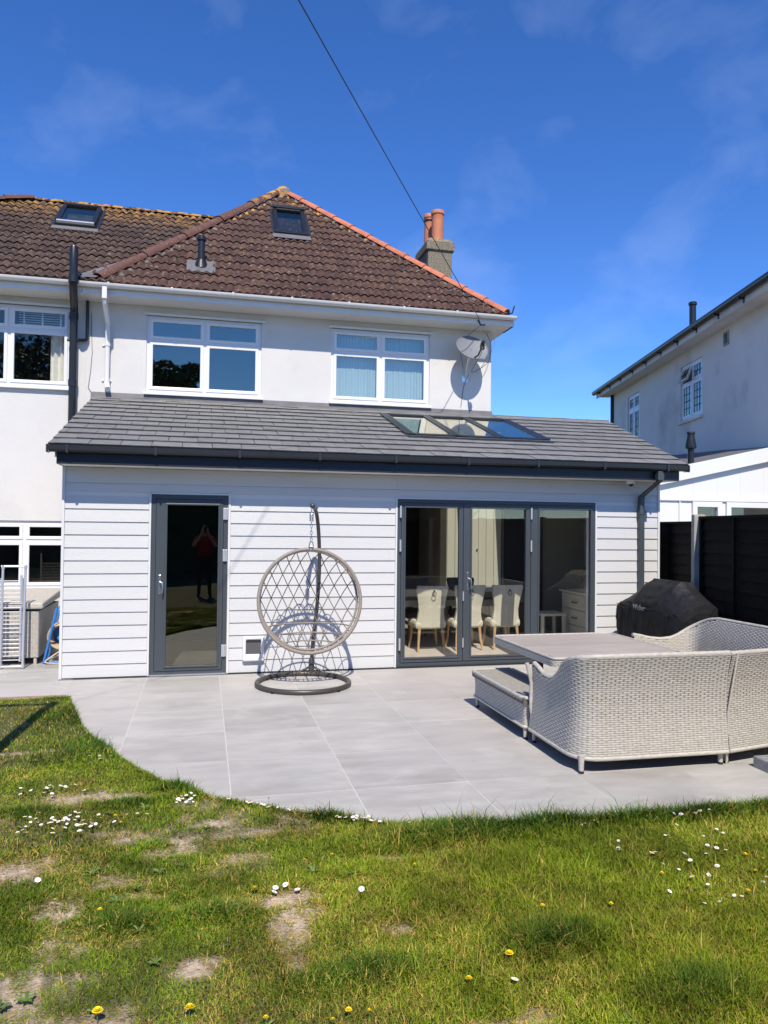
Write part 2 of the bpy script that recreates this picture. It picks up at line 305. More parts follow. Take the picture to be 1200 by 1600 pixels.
def bare(x, y):
    x = np.asarray(x, float); y = np.asarray(y, float)
    wob = (vnoise(x, y, 5.0)-.5)*1.0 + (vnoise(x, y, 14.0)-.5)*0.9
    b = np.zeros_like(x)
    for bx, by, rx, ry in BARE:
        d = np.sqrt(((x-bx)/(rx*1.12))**2 + ((y-by)/(ry*1.15))**2)
        b = np.maximum(b, np.clip((1.15 - d + wob*1.2)/0.95, 0, 1))
    pn = vnoise(x, y, 2.2)*.6 + vnoise(x, y, 6.5)*.4                        # scattered thin spots, mostly on the worn left side
    b = np.maximum(b, np.clip((pn-.74)/.12, 0, 1)*np.clip((3.2-x)/1.5, 0, 1)*.8)
    b = b*np.clip(.35+1.5*(vnoise(x, y, 17.0)*.6+vnoise(x, y, 37.0)*.4-.12), 0, 1)          # tufts surviving inside the patches
    return b
def build_lawn():
    xs = np.concatenate([np.arange(-9, -1, .25), np.arange(-1, 5.6, .035), np.arange(5.6, 14.01, .25)])
    ts = np.concatenate([np.arange(0, 2.6, .035), np.arange(2.6, 6, .12), np.arange(6, 16.1, .5)])
    X, TT = np.meshgrid(xs, ts, indexing='ij'); Y = edge_y(X) - TT
    Z = 0.014 + 0.018*(vnoise(X, Y, 1.3)-.5) + .012*(vnoise(X, Y, 6)-.5); Z[:, 0] = -0.02; Z += np.clip(TT, 0, .1)*.05
    co = np.stack([X, Y, Z], -1).reshape(-1, 3); n, m = X.shape
    ii, jj = np.meshgrid(np.arange(n-1), np.arange(m-1), indexing='ij'); a = (ii*m+jj).ravel()
    me = bpy.data.meshes.new('lawn'); me.from_pydata(co.tolist(), [], np.stack([a, a+1, a+m+1, a+m], -1).tolist())
    at = me.attributes.new('soil', 'FLOAT', 'POINT'); at.data.foreach_set('value', bare(co[:, 0], co[:, 1]).astype(np.float32))
    me.polygons.foreach_set('use_smooth', [True]*len(me.polygons))
    m_ = mat('lawn_ground', (0.10, 0.085, 0.045), 0.95, col2=(0.065, 0.07, 0.024), scale=7, bump=0.7, bscale=70)
    t = m_.node_tree; p = t.nodes['Principled BSDF']; an = t.nodes.new('ShaderNodeAttribute'); an.attribute_name = 'soil'
    n1 = t.nodes.new('ShaderNodeTexNoise'); n1.inputs['Scale'].default_value = 16; n1.inputs['Detail'].default_value = 6
    cr = t.nodes.new('ShaderNodeValToRGB'); cr.color_ramp.elements[0].position = .35; cr.color_ramp.elements[0].color = (.33, .235, .15, 1); cr.color_ramp.elements[1].position = .68; cr.color_ramp.elements[1].color = (.62, .50, .375, 1)
    tc = t.nodes.new('ShaderNodeTexCoord'); t.links.new(tc.outputs['Object'], n1.inputs['Vector']); t.links.new(n1.outputs['Fac'], cr.inputs[0])
    mx = t.nodes.new('ShaderNodeMix'); mx.data_type = 'RGBA'; t.links.new(p.inputs['Base Color'].links[0].from_socket, mx.inputs['A']); t.links.new(cr.outputs[0], mx.inputs['B']); t.links.new(an.outputs['Fac'], mx.inputs['Factor']); t.links.new(mx.outputs['Result'], p.inputs['Base Color'])
    me.materials.append(m_); o = bpy.data.objects.new('lawn', me); COL.objects.link(o); tag(o, kind='structure')
build_lawn()
# patio: a bed with pale joints and separate slabs
patio = tag(O('patio', G().box(-6.5, 9.5, -5.6, 2.88, -0.10, -0.0018), 'grout'), kind='structure')
SX = [0.155+0.8185*k for k in range(-9, 12)]; SY = [-0.145-0.8175*k for k in range(-4, 7)]
slab_mesh = None
for i in range(len(SX)-1):
    for j in range(len(SY)-1):
        x0, x1, y0, y1 = SX[i], SX[i+1], SY[j+1], SY[j]
        if max(edge_y(np.linspace(x0, x1, 5))) > y1+.02 and y1 < 0 : pass
        if y1 < min(edge_y(np.linspace(x0-.05, x1+.05, 7)))-.02: continue           # wholly under the lawn
        if x0 > -.1 and y0 > -.1 and x1 < 7.6: continue                              # under the extension
        if x0 > 9 or y0 > 2.7 or (x0 < 0.2 and y1 < -.9 and x1 < .3): continue
        y1c = min(y1, 2.85); x1c, x0c = x1, x0
        if y1 > 0.0 and x0 < 7.7 and x1 > 0.0:                                       # trimmed against the extension's wall
            if x0 < -0.05: x1c = min(x1, -0.012) if y0 > -.1 else x1
            elif x1 < 7.75: y1c = -0.075
            if x0 >= -0.05 and y0 > -.2: continue
        if y1 < 0.0 and y1 > -.2 and x1 > -.0 and x0 < 7.74: y1c = -0.15
        g = .0035; cx, cy = (x0c+x1c)/2, (y0+y1c)/2; hx, hy = (x1c-x0c)/2-g, (y1c-y0)/2-g
        std = abs(hx-(0.8185/2-g)) < 1e-6 and abs(hy-(0.8175/2-g)) < 1e-6
        if std and slab_mesh: o = O('slab', None, None, patio, mesh=slab_mesh, origin=(cx, cy, random.uniform(-.001, .001)))
        else:
            o = O('slab', G().box(-hx, hx, -hy, hy, -.03, 0), 'slab'); o.location = (cx, cy, 0); attach(o, patio)
            if std: slab_mesh = o.data
        o.rotation_euler = (random.uniform(-.001, .001), random.uniform(-.001, .001), 0)
# near strip of narrow slabs between the grid and the drain channel
for i in range(8, 18):
    x0, x1 = max(SX[i], 0.0), min(SX[i+1], 7.74)
    if x1-x0 > .05: O('slab', G().box(x0+.0045, x1-.0045, -.145, -.079, -.03, 0), 'slab', patio)
# low timber edging beside the lawn on the left
s = O('timber_sleeper', G().box(-5.2, 0.24, -1.045, -0.955, -0.10, 0.022), 'wood', bevel=.006); tag(s, 'long weathered timber edging board between left paving and grass', 'timber edging')
# slotted drain channel along the foot of the cladding
dr = T('drain_channel', (3.9, -.05, 0), 'narrow black slotted drain channel along the foot of the white cladding', 'drain')
O('channel', G().box(0.0, 7.74, -.074, -.004, -.05, -.0008), 'black', dr)
g = G()
for k in range(258): x = .012+k*.03; g.box(x, x+.010, -.072, -.006, -.012, .005)
tag(O('grating', g, 'anth', dr), kind='stuff')
g = G(); g.box(0, 7.74, -.079, -.073, -.02, .004); O('edge_rail', g, 'anth_d', dr)
# ------------------------------------------------------------------ the semi-detached house with its new rear extension
YM = 2.90                                      # rear wall of the two houses
house = T('semi_detached_house', (3.2, 3.0, 0), 'white rendered house with brown hipped roof and white clad rear extension with grey doors', 'house')
WIN = [(0.68, 2.45, 3.84, 5.04), (3.58, 5.27, 3.84, 5.05)]
g = G().holes(-0.2, 6.38, 0, 5.34, YM, YM+.28, [*WIN, (0.2, 7, -1, 2.5)])
main_wall = O('wall', g, 'render', house)
g = G(); g.box(6.13, 6.379, YM+.28, 9.2, 0, 5.34).box(-0.2, 6.379, 9.2, 9.45, 0, 5.34); O('outer_wall', g, 'render', house)
g = G(); g.box(-.19, 6.13, YM+.28, 9.2, 2.62, 2.78).box(3.0, 3.1, YM+.28, 6.9, 2.78, 5.3).box(-.1, 6.1, 6.9, 7.0, 2.78, 5.3).box(-.19, 6.13, YM+.28, 9.2, 5.2, 5.3).box(-.2, -.1, YM+.28, 9.2, 0, 5.3); O('inner_wall', g, 'inwall', house)
def upvc_window(parent, x0, x1, z0, z1, y, lights, transom, glass, sill=True, bar=.055, name='window'):
    """lights: x positions of mullions; y: front face of the wall"""
    fy0, fy1 = y+.03, y+.10
    fr = G(); hs = []; edges = [x0, *lights, x1]
    for a, b in zip(edges[:-1], edges[1:]):
        la = a+bar if a == x0 else a+bar*.55; lb = b-bar if b == x1 else b-bar*.55
        hs += [(la, lb, z0+bar, transom-bar*.5), (la, lb, transom+bar*.5, z1-bar)]
    fr.holes(x0, x1, z0, z1, fy0, fy1, hs); f = O(name, fr, 'upvc', parent, bevel=.004)
    for h in hs:
        O('sash', G().ring(h[0]-.008, h[1]+.008, h[2]-.008, h[3]+.008, .048, fy0-.014, fy0+.03), 'upvc', f, bevel=.005)
        O('pane', G().box(h[0]+.03, h[1]-.03, fy0+.006, fy0+.012, h[2]+.03, h[3]-.03), glass, f)
    if sill: O('sill', G().hexa([(x0-.03, y-.06, z0-.045), (x1+.03, y-.06, z0-.045), (x1+.03, y+.06, z0-.045), (x0-.03, y+.06, z0-.045)], [(x0-.03, y-.06, z0-.012), (x1+.03, y-.06, z0-.012), (x1+.03, y+.06, z0+.006), (x0-.03, y+.06, z0+.006)]), 'upvc', f, bevel=.004)
    return f
w1 = upvc_window(house, *WIN[0], YM, [1.565], 4.655, GLASS_UP)
w2 = upvc_window(house, *WIN[1], YM, [4.425], 4.665, GLASS_UP)
for x0, x1, z0, z1 in WIN: O('window_hood', G().box(x0-.04, x1+.06, YM-.035, YM+.03, z1+.0, z1+.035), 'gutter_w', house, bevel=.004)
# a pale roller blind hangs inside the second window
for a, b in ((3.66, 4.38), (4.47, 5.2)):
    g = G(); n = 14
    for k in range(n): x = lerp(a, b, k/n); g.box(x, lerp(a, b, (k+1)/n)-.004, YM+.16+(k % 2)*.004, YM+.165+(k % 2)*.004, 3.86, 5.0)
    O('blind', g, 'blind', w2)
    for q in (.42, .80): O('blind_strip', G().box(lerp(a, b, q)-.012, lerp(a, b, q)+.012, YM+.15, YM+.156, 3.9, 4.6), 'white_metal', w2)
O('blind', G().box(.74, 1.52, YM+.2, YM+.21, 4.72, 5.0).box(1.61, 2.39, YM+.2, YM+.21, 4.72, 5.0), 'charcoal', w1)

# ---- roof geometry helpers
def basis(Oo, U, V):
    N_ = U.cross(V).normalized(); m = Matrix.Identity(4)
    for i, a in enumerate((U, V, N_)):
        for k in range(3): m[k][i] = a[k]
    m.translation = Oo; return m
def flat_tile(w, l, th):
    """slightly uneven flat interlocking tile, local x across, y up the slope, z up"""
    g = G(); h = w/2-.003
    g.hexa([(-h, .034, -.004), (h, .034, -.004), (h, l, -.004), (-h, l, -.004)], [(-h, .0, th), (h, .0, th), (h, l, th*.5), (-h, l, th*.5)]); return g
def pan_tile(w, l, th, rise):
    """double roman tile: two rolls, its lower edge showing as a wavy lip"""
    g = G(); n = 10; xs = [-w/2+w*k/n for k in range(n+1)]
    prof = [rise*max(0.0, math.sin(math.pi*((k*2/n) % 1.0)*1.0))**1.4 if k not in (0, n) else 0 for k in range(n+1)]
    top0 = [(x, 0, th+z) for x, z in zip(xs, prof)]; top1 = [(x, l, z*.9+.004) for x, z in zip(xs, prof)]; bot0 = [(x, 0.028, -.014+z*.6) for x, z in zip(xs, prof)]
    g.sheet([top0, top1]); g.f = [f[::-1] for f in g.f]
    k = len(g.f); g.sheet([bot0, top0]); g.f[k:] = [f[::-1] for f in g.f[k:]]
    return g
def lay_tiles(name, parent, m, tile, w, gauge, lap, Oo, U, V, rows, umin, umax, keep, stagger, jitter, smooth=None):
    """keep(row_s): list of convex regions, each a list of 2D half planes (nx, ny, d) meaning nx*u+ny*s <= d"""
    base = O(name, tile, m, None, smooth=smooth); me = base.data; bpy.data.objects.remove(base)
    Mb = basis(Oo, U, V); loc = world_of(parent).inverted()
    ext = [v.co for v in me.vertices]; x0, x1 = min(c.x for c in ext), max(c.x for c in ext); y0, y1 = min(c.y for c in ext), max(c.y for c in ext)
    made = []
    for r in range(rows):
        s0 = r*gauge; off = (w/2 if r % 2 and stagger else 0)
        k0 = math.floor((umin-off)/w)-1; k1 = math.ceil((umax-off)/w)+1
        for k in range(k0, k1):
            u = off+(k+.5)*w
            for reg in keep:
                corners = [(u+x, s0+y) for x in (x0, x1) for y in (y0, y1)]
                inside = True; out = False
                for nx, ny, d in reg:
                    vals = [nx*a+ny*b-d for a, b in corners]
                    if min(vals) > -.02: out = True; break
                    if max(vals) > 0: inside = False
                if out: continue
                if inside: o = bpy.data.objects.new(name, me)
                else:
                    bm = bmesh.new(); bm.from_mesh(me)
                    for nx, ny, d in reg:
                        ln = math.hypot(nx, ny); pc = Vector((nx, ny, 0))*((d-nx*u-ny*s0)/ln/ln)
                        bmesh.ops.bisect_plane(bm, geom=bm.verts[:]+bm.edges[:]+bm.faces[:], plane_co=pc, plane_no=Vector((nx, ny, 0)), clear_outer=True)
                    if len(bm.faces) < 3: bm.free(); continue
                    m2 = bpy.data.meshes.new(name); bm.to_mesh(m2); bm.free(); m2.materials.append(M[m]); o = bpy.data.objects.new(name, m2)
                COL.objects.link(o); o.parent = parent; o.matrix_parent_inverse = loc
                jt = Matrix.Translation((u, s0, random.uniform(0, jitter))) @ Matrix.Rotation(random.uniform(-1, 1)*jitter*1.2, 4, 'Z') @ Matrix.Rotation(random.uniform(-1, 1)*jitter*1.5, 4, 'Y')
                o.matrix_basis = Mb @ jt; made.append(o)
    made.sort(key=lambda o: (o.matrix_basis.translation-CAM).length); rest = made[295:]
    if rest:                                     # past 300 pieces: the farthest ones joined into one part
        bm = bmesh.new()
        for o in rest:
            t_ = o.data.copy(); t_.transform(o.matrix_basis); bm.from_mesh(t_); bpy.data.meshes.remove(t_); bpy.data.objects.remove(o)
        m2 = bpy.data.meshes.new(name+'s_far'); bm.to_mesh(m2); bm.free(); m2.materials.append(M[m]); o = bpy.data.objects.new('far_'+name+'s', m2); COL.objects.link(o); o.parent = parent; o.matrix_parent_inverse = loc; o['kind'] = 'stuff'
    print(name, len(made))
def hip_cover(name, parent, m, A, B, length, r, over=.03, flat=.75):
    """half round ridge or hip tiles from A (bottom) to B (top), each lapping the one below"""
    A = Vector(A); B = Vector(B); d = (B-A); tot = d.length; d.normalize(); n = max(1, round(tot/length)); L_ = tot/n
    side = d.cross(Vector((0, 0, 1))).normalized(); nrm = side.cross(d).normalized()
    for k in range(n):
        a = A+d*(k*L_); b = A+d*((k+1)*L_+over); g = G(); rows = []
        for p, rr in ((a, r*1.12), (b, r*.90)):
            rows.append([tuple(p+side*(rr*math.cos(t))+nrm*(rr*flat*math.sin(t)-.02)) for t in [math.pi*i/10 for i in range(11)]])
        g.sheet(rows); inner = [tuple(Vector(q)-nrm*.02) for q in rows[0]]; g.sheet([inner, rows[0]])
        O(name, g, m, parent, smooth=50)

# ---- main roof: hipped end
EV_Y, EV_Z, TR = 2.44, 5.37, 0.95              # eave line and slope of the hipped end
XL, XR = -0.06, 6.52; AP = Vector((3.02, 5.66, 8.43))
def trz(y): return EV_Z+TR*(y-EV_Y)
TM = 0.78                                       # slope of the neighbour's roof
EVz = 5.34
g = G(); A_ = (XL, EV_Y, EV_Z-.05); B_ = (XR, EV_Y, EV_Z-.05); P_ = (AP.x, AP.y, AP.z-.06); Q_ = (AP.x, 9.0, AP.z-.06)
g.poly([A_, B_, P_]); g.poly([B_, (XR, 9.6, EV_Z-.05), Q_, P_]); g.poly([A_, P_, Q_, (XL, 9.6, EV_Z-.05)]); g.poly([(XR, 9.6, EV_Z-.05), (XL, 9.6, EV_Z-.05), Q_]); g.poly([A_, (XL, 9.6, EV_Z-.05), (XR, 9.6, EV_Z-.05), B_])
roof = O('main_roof', g, 'tile', house)
Vs = Vector((0, 1, TR)).normalized(); U = Vector((1, 0, 0)); SL = (AP.y-EV_Y)*math.sqrt(1+TR*TR)
# velux opening on the hipped end: x 2.74..3.34, y 4.1..4.83
vk = math.sqrt(1+TR*TR); vs0, vs1 = (4.08-EV_Y)*vk, (4.86-EV_Y)*vk
hl = (-SL, AP.x-XL); hr = (SL, XR-AP.x)
def hipreg(extra): return [(-SL, AP.x-XL, -SL*XL), (SL, XR-AP.x, SL*XR), *extra]
keep = [hipreg([(0, 1, vs0-.10)]), hipreg([(0, -1, -(vs1+.02))]), hipreg([(0, 1, vs1+.02), (0, -1, -(vs0-.10)), (1, 0, 2.70)]), hipreg([(0, 1, vs1+.02), (0, -1, -(vs0-.10)), (-1, 0, -3.38)])]
lay_tiles('roof_tile', roof, 'tile', pan_tile(.25, .31, .026, .036), .25, .262, .04, Vector((0, EV_Y-.03, trz(EV_Y-.03)-.02)), U, Vs, 18, XL, XR, keep, False, .006, smooth=40)
hip_cover('hip_tile', roof, 'terracotta', (XR-.03, EV_Y+.03, EV_Z+.03), (AP.x+.08, AP.y-.07, AP.z-.04), .46, .105)
hip_cover('hip_tile', roof, 'rust', (XL+.06, EV_Y+.05, EV_Z+.05), (AP.x-.08, AP.y-.07, AP.z-.03), .95, .105, .01, .9)
hip_cover('ridge_tile', roof, 'rust', (AP.x, AP.y-.12, AP.z-.0), (AP.x, 8.9, AP.z), .45, .11)
O('hip_mortar', G().lathe([(.13, -.16), (.17, -.06), (.15, .04), (.08, .10), (.01, .115)], (AP.x, AP.y-.05, AP.z-.04), 12), 'mortar', roof, smooth=50)
for s_, xa in ((-1, XL+.10), (1, XR-.10)):       # ragged mortar bedding along the hips
    g = G()
    for k in range(26):
        t = (k+.5)/26; x = lerp(xa, AP.x, t)-s_*.115; y = lerp(EV_Y+.02, AP.y, t)-.02; z = trz(y)+.012; r = .016+.022*random.random()
        g.lathe([(r*1.4, -.03), (r*1.2, .01), (r*.4, .03)], (x, y-.03, z-.02), 7)
    tag(O('hip_bedding', g, 'mortar', roof, smooth=60), kind='stuff')
O('hip_iron', G().tube([(XR-.06, EV_Y-.02, EV_Z-.02), (XR+.03, EV_Y-.05, EV_Z+.01), (XR+.05, EV_Y-.06, EV_Z+.09), (XR+.07, EV_Y-.05, EV_Z+.13)], .012, 6), 'black', roof)
def roof_window(parent, x0, x1, y0, y1, zf, tr, lift, name='roof_window'):
    """centre-pivot roof light: kerb, sash frame, pane, silver bottom rail, lead apron"""
    k = math.sqrt(1+tr*tr); Mb = basis(Vector((x0, y0, zf(y0))), Vector((1, 0, 0)), Vector((0, 1, tr)).normalized()); w = x1-x0; l = (y1-y0)*k
    def tr_(g): g.v = [tuple(Mb @ Vector(v)) for v in g.v]; return g
    def rg(g, a, b, c, d, wd, z0, z1):
        g.box(a, b, c, c+wd, z0, z1).box(a, b, d-wd, d, z0, z1).box(a, a+wd, c+wd, d-wd, z0, z1).box(b-wd, b, c+wd, d-wd, z0, z1); return g
    f = O(name, tr_(rg(G(), 0, w, 0, l, .07, -.03, .07)), 'black', parent, bevel=.004)
    O('apron', tr_(G().box(-.04, w+.04, -.16, -.002, .02, .034)), 'lead', f)
    for a_, b_ in ((-.05, -.002), (w+.002, w+.05)): O('side_flashing', tr_(G().box(a_, b_, 0, l+.05, .01, .04)), 'anth_d', f)
    q = Matrix.Translation((0, l, .07)) @ Matrix.Rotation(R(lift), 4, 'X') @ Matrix.Translation((0, -l, 0))
    def tq(g): g.v = [tuple(Mb @ q @ Vector(v)) for v in g.v]; return g
    g = G().box(.012, .08, .07, l-.01, .002, .045).box(w-.08, w-.012, .07, l-.01, .002, .045).box(.08, w-.08, l-.09, l-.01, .002, .06)
    O('sash', tq(g), 'black', f, bevel=.004); O('bottom_rail', tq(G().box(.03, w-.03, .012, .07, .002, .05)), 'alu', f, bevel=.006)
    O('pane', tq(G().box(.08, w-.08, .07, l-.09, .015, .022)), GLASS_UP, f); O('lining', tr_(G().box(.07, w-.07, .07, l-.07, -.12, -.10)), 'indark', f)
    if lift: O('hood', tq(G().box(.0, w, l-.05, l+.03, .045, .075)), 'anth_d', f)
roof_window(house, 2.74, 3.34, 4.12, 4.86, trz, TR, 6)
# soil vent terminal through the tiles
vp = O('vent_pipe', G().lathe([(.055, -.1), (.055, .40), (.075, .40), (.075, .44), (.06, .45), (.06, .47), (.03, .48)], (1.485, 3.0, 5.92), 16), 'black', house, smooth=40)
g = G(); g.lathe([(.13, -.06), (.075, .08)], (1.485, 3.0, 5.92), 16); O('vent_collar', g, 'black', vp, smooth=40)
Mb = basis(Vector((1.485, 2.9, trz(2.9)+.06)), U, Vs); g = G(); g.sheet([[(-.22+.044*i, -.16+.02*math.sin(i*2.1), .01*math.sin(i*2)) for i in range(11)], [(-.22+.044*i, .22, .0) for i in range(11)]]); g.v = [tuple(Mb @ Vector(v)) for v in g.v]; O('lead_slate', g, 'lead', vp)
# eaves: fascia, soffit, white gutter with brackets and downpipe
def white_eaves(parent, x0, x1, tail=False, mitre=0):
    O('fascia', G().box(x0, x1-mitre, EV_Y+.03, EV_Y+.055, 5.18, 5.34), 'gutter_w', parent)
    O('soffit', G().box(x0, x1-mitre, EV_Y+.056, YM-.002, 5.18, 5.195), 'gutter_w', parent)
    g = G(); yc, zc, r = EV_Y-.035, 5.325, .058; sec = [(yc+r*math.cos(t), zc+r*math.sin(t)*1.05) for t in [math.pi*(1+i/8) for i in range(9)]]
    inn = [(yc+(r-.006)*math.cos(t), zc+(r-.006)*math.sin(t)) for t in [math.pi*(2-i/8) for i in range(9)]]
    lp = [(a, b) for a, b in sec]+[(a, b) for a, b in inn]; g.hexa([(x0, *p) for p in lp], [(x1, *p) for p in lp])
    o = O('gutter', g, 'gutter_w', parent, smooth=40)
    n = int((x1-x0)/.9)
    for k in range(n):
        x = x0+.35+k*.9; g = G(); g.sheet([[(x-.015, yc+(r+.006)*math.cos(t), zc+(r+.006)*math.sin(t)*1.05) for t in [math.pi*(1+i/8) for i in range(9)]], [(x+.015, yc+(r+.006)*math.cos(t), zc+(r+.006)*math.sin(t)*1.05) for t in [math.pi*(1+i/8) for i in range(9)]]])
        g.box(x-.015, x+.015, yc-r-.006, yc-r+.004, zc-.005, zc+.012); O('gutter_bracket', g, 'upvc', o, smooth=40)
    return o
white_eaves(house, -0.18, 6.62)
O('fascia', G().box(6.585, 6.62, EV_Y+.056, 9.5, 5.18, 5.34), 'gutter_w', house); O('soffit', G().box(6.379, 6.584, YM-.002, 9.5, 5.18, 5.195), 'gutter_w', house)
g = G(); x = .115; g.box(x-.035, x+.035, EV_Y-.07, EV_Y+.0, 5.10, 5.285); O('gutter_outlet', g, 'upvc', house, bevel=.006)
dp = O('white_downpipe', G().tube([(x, EV_Y-.03, 5.14), (x, EV_Y-.01, 5.06), (x, YM-.09, 4.86), (x, YM-.06, 4.74), (x, YM-.06, 3.98)], .036, 12).tube([(x, YM-.06, 3.98), (x, YM-.07, 3.92), (x+.03, YM-.2, 3.82)], .042, 12), 'upvc', house, smooth=40)
for z in (4.52, 3.98): O('pipe_clip', G().lathe([(.044, -.02), (.044, .02)], (x, YM-.06, z), 14).box(x-.08, x+.06, YM-.02, YM, z-.012, z+.012), 'upvc', dp, smooth=40)
# chimney on the flank wall
ch = T('x', (0, 0, 0), 'x', 'x'); bpy.data.objects.remove(ch)
stack = O('chimney_stack', G().box(6.30, 6.86, 6.5, 7.35, 4.5, 7.94), 'pebble', house, bevel=.02)
g = G().box(6.255, 6.905, 6.455, 7.395, 7.90, 8.08); g.hexa([(6.255, 6.455, 8.08), (6.905, 6.455, 8.08), (6.905, 7.395, 8.08), (6.255, 7.395, 8.08)], [(6.34, 6.54, 8.19), (6.82, 6.54, 8.19), (6.82, 7.31, 8.19), (6.34, 7.31, 8.19)]); O('chimney_cap', g, 'pebble', stack, bevel=.02)
for y, h, r in ((6.78, .72, .135), (7.2, .80, .115)):
    x = 6.60 if y < 7 else 6.53
    O('chimney_pot', G().lathe([(r*1.05, -.05), (r*1.02, .04), (r*.98, h-.10), (r*1.0, h-.09), (r*1.12, h-.08), (r*1.14, h-.03), (r*1.05, h), (r*.8, h), (r*.78, h-.2)], (x, y, 8.17), 24), 'pot', stack, smooth=40)
O('pot_band', G().lathe([(.128, 0), (.13, .02), (.128, .04)], (6.53, 7.2, 8.80), 20), 'black', stack, smooth=40)
# ------------------------------------------------------------------ rear extension (part of the house)
W = 7.74; SK = 0.222                           # the right flank runs along the slanting boundary: x grows by SK per metre of depth
def rz(y): return 2.675+0.32*(y+.38)           # top of the roof tiles
DOOR = (0.987, 1.873, 0.0, 2.137); BIF = (3.984, 6.752, 0.012, 2.142)
g = G().holes(0.0, W, 0, 2.46, 0.0, .22, [DOOR, BIF]); O('extension_wall', g, 'ceil', house)
g = G(); g.hexa([(0, .22, 0), (.2, .22, 0), (.2, YM, 0), (0, YM, 0)], [(0, .22, rz(.22)-.16), (.2, .22, rz(.22)-.16), (.2, YM, rz(YM)-.16), (0, YM, rz(YM)-.16)])
g.hexa([(W-.2, .22, 0), (W, .22, 0), (W+SK*YM, YM+.3, 0), (W+SK*YM-.2, YM+.3, 0)], [(W-.2, .22, rz(.22)-.16), (W, .22, rz(.22)-.16), (W+SK*YM, YM+.3, rz(YM)-.16), (W+SK*YM-.2, YM+.3, rz(YM)-.16)])
O('flank_wall', g, 'ceil', house)
# cladding: every board is a piece of its own
clad = O('cladding', G().box(0.0, W, -.004, -.001, 2.15, 2.44).box(0.01, .96, -.004, -.001, .012, 2.15).box(1.90, 3.96, -.004, -.001, .012, 2.15).box(6.775, 7.73, -.004, -.001, .012, 2.15), 'trim', house)
def board(x0, x1, z0, z1, x1top=None):
    g = G(); t0, t1 = -.021, -.0075
    g.hexa([(x0, t0, z0), (x1, t0, z0), (x1, -.004, z0), (x0, -.004, z0)], [(x0, t1, z1), (x1, t1, z1), (x1, -.004, z1), (x0, -.004, z1)])
    o = O('board', g, 'board', origin=((x0+x1)/2, 0, (z0+z1)/2)); attach(o, clad); return o
for k in range(16):
    z0 = .0105+.15*k; z1 = min(z0+.1485, 2.445)
    if z0 < 2.05: segs = [(.032, .958, 0), (1.904, 3.956, 0), (6.782, 7.708, 0)]
    else: segs = [(.032, 1.902, 0), (1.904, 3.970, 0), (3.972, 7.708, 0)]
    for a, b, _ in segs:
        if z1-z0 > .03: board(a, b, z0 if not (k == 14) else 2.162, z1)
for x0, x1, z0, z1 in ((0.0, .03, .0, 2.445), (7.71, 7.74, 0, 2.445), (.960, .984, .005, 2.158), (1.876, 1.902, .005, 2.158), (3.958, 3.981, .005, 2.158), (6.755, 6.780, .005, 2.158)):
    O('corner_trim', G().box(x0, x1, -.027, -.0045, z0, z1), 'trim', clad, bevel=.002)
for x0, x1 in ((.985, 1.875), (3.982, 6.754)): O('head_trim', G().box(x0, x1, -.030, -.0045, 2.144, 2.160), 'trim', clad)
for a, b in ((.005, .975), (1.89, 3.97), (6.77, 7.735)): O('vent_strip', G().box(a, b, -.016, -.0045, -.002, .010), 'black', clad)
# cat flap
cf = O('cat_flap', G().holes(2.065, 2.325, .145, .445, -.07, -.012, [(2.105, 2.285, .205, .405)]), 'white_metal', house, bevel=.018)
O('flap_door', G().box(2.108, 2.282, -.028, -.022, .225, .403), 'flap', cf); O('flap_sill', G().box(2.104, 2.286, -.05, -.015, .196, .228), 'white_metal', cf, bevel=.005)
# glazed single door
def leaf(parent, name, x0, x1, z0, z1, y, glass, wl, wr, wt, wb):
    l = O(name, G().holes(x0, x1, z0, z1, y, y+.06, [(x0+wl, x1-wr, z0+wb, z1-wt)]), 'anth', parent, bevel=.004)
    bead = G().ring(x0+wl-.012, x1-wr+.012, z0+wb-.012, z1-wt+.012, .022, y-.012, y+.02); O('glazing_bead', bead, 'anth', l, bevel=.004)
    O('pane', G().box(x0+wl-.004, x1-wr+.004, y+.022, y+.030, z0+wb-.004, z1-wt+.004), glass, l); return l
def lever(parent, x, y, z, s=1):
    h = O('handle', G().box(x-.014, x+.014, y-.012, y, z-.12, z+.11), 'steel', parent, bevel=.005)
    h2 = G().tube([(x, y-.01, z+.03), (x, y-.05, z+.03), (x+s*.03, y-.058, z+.02), (x+s*.035, y-.06, z-.03), (x+s*.03, y-.06, z-.10)], .009, 8); O('lever', h2, 'steel', h, smooth=50)
    O('lock_cylinder', G().lathe([(.009, -.02), (.009, 0)], (x, y, z-.06), 10, 'y'), 'steel', h)
door = O('back_door', G().ring(DOOR[0], DOOR[1], DOOR[2], DOOR[3], .052, -.022, .06), 'anth', house, bevel=.004)
dl = leaf(house, 'door_leaf', 1.042, 1.818, .055, 2.082, -.030, GLASS_DOOR, .118, .05, .055, .05)
lever(dl, 1.095, -.030, 1.08)
for z in (1.92, 1.42, .28): O('hinge', G().lathe([(.013, -.07), (.013, .07)], (1.842, -.045, z), 10).box(1.815, 1.868, -.04, -.02, z-.07, z+.07), 'alu', dl, bevel=.002)
O('threshold', G().box(.99, 1.87, -.05, .0, 0.0, .014), 'alu', door)
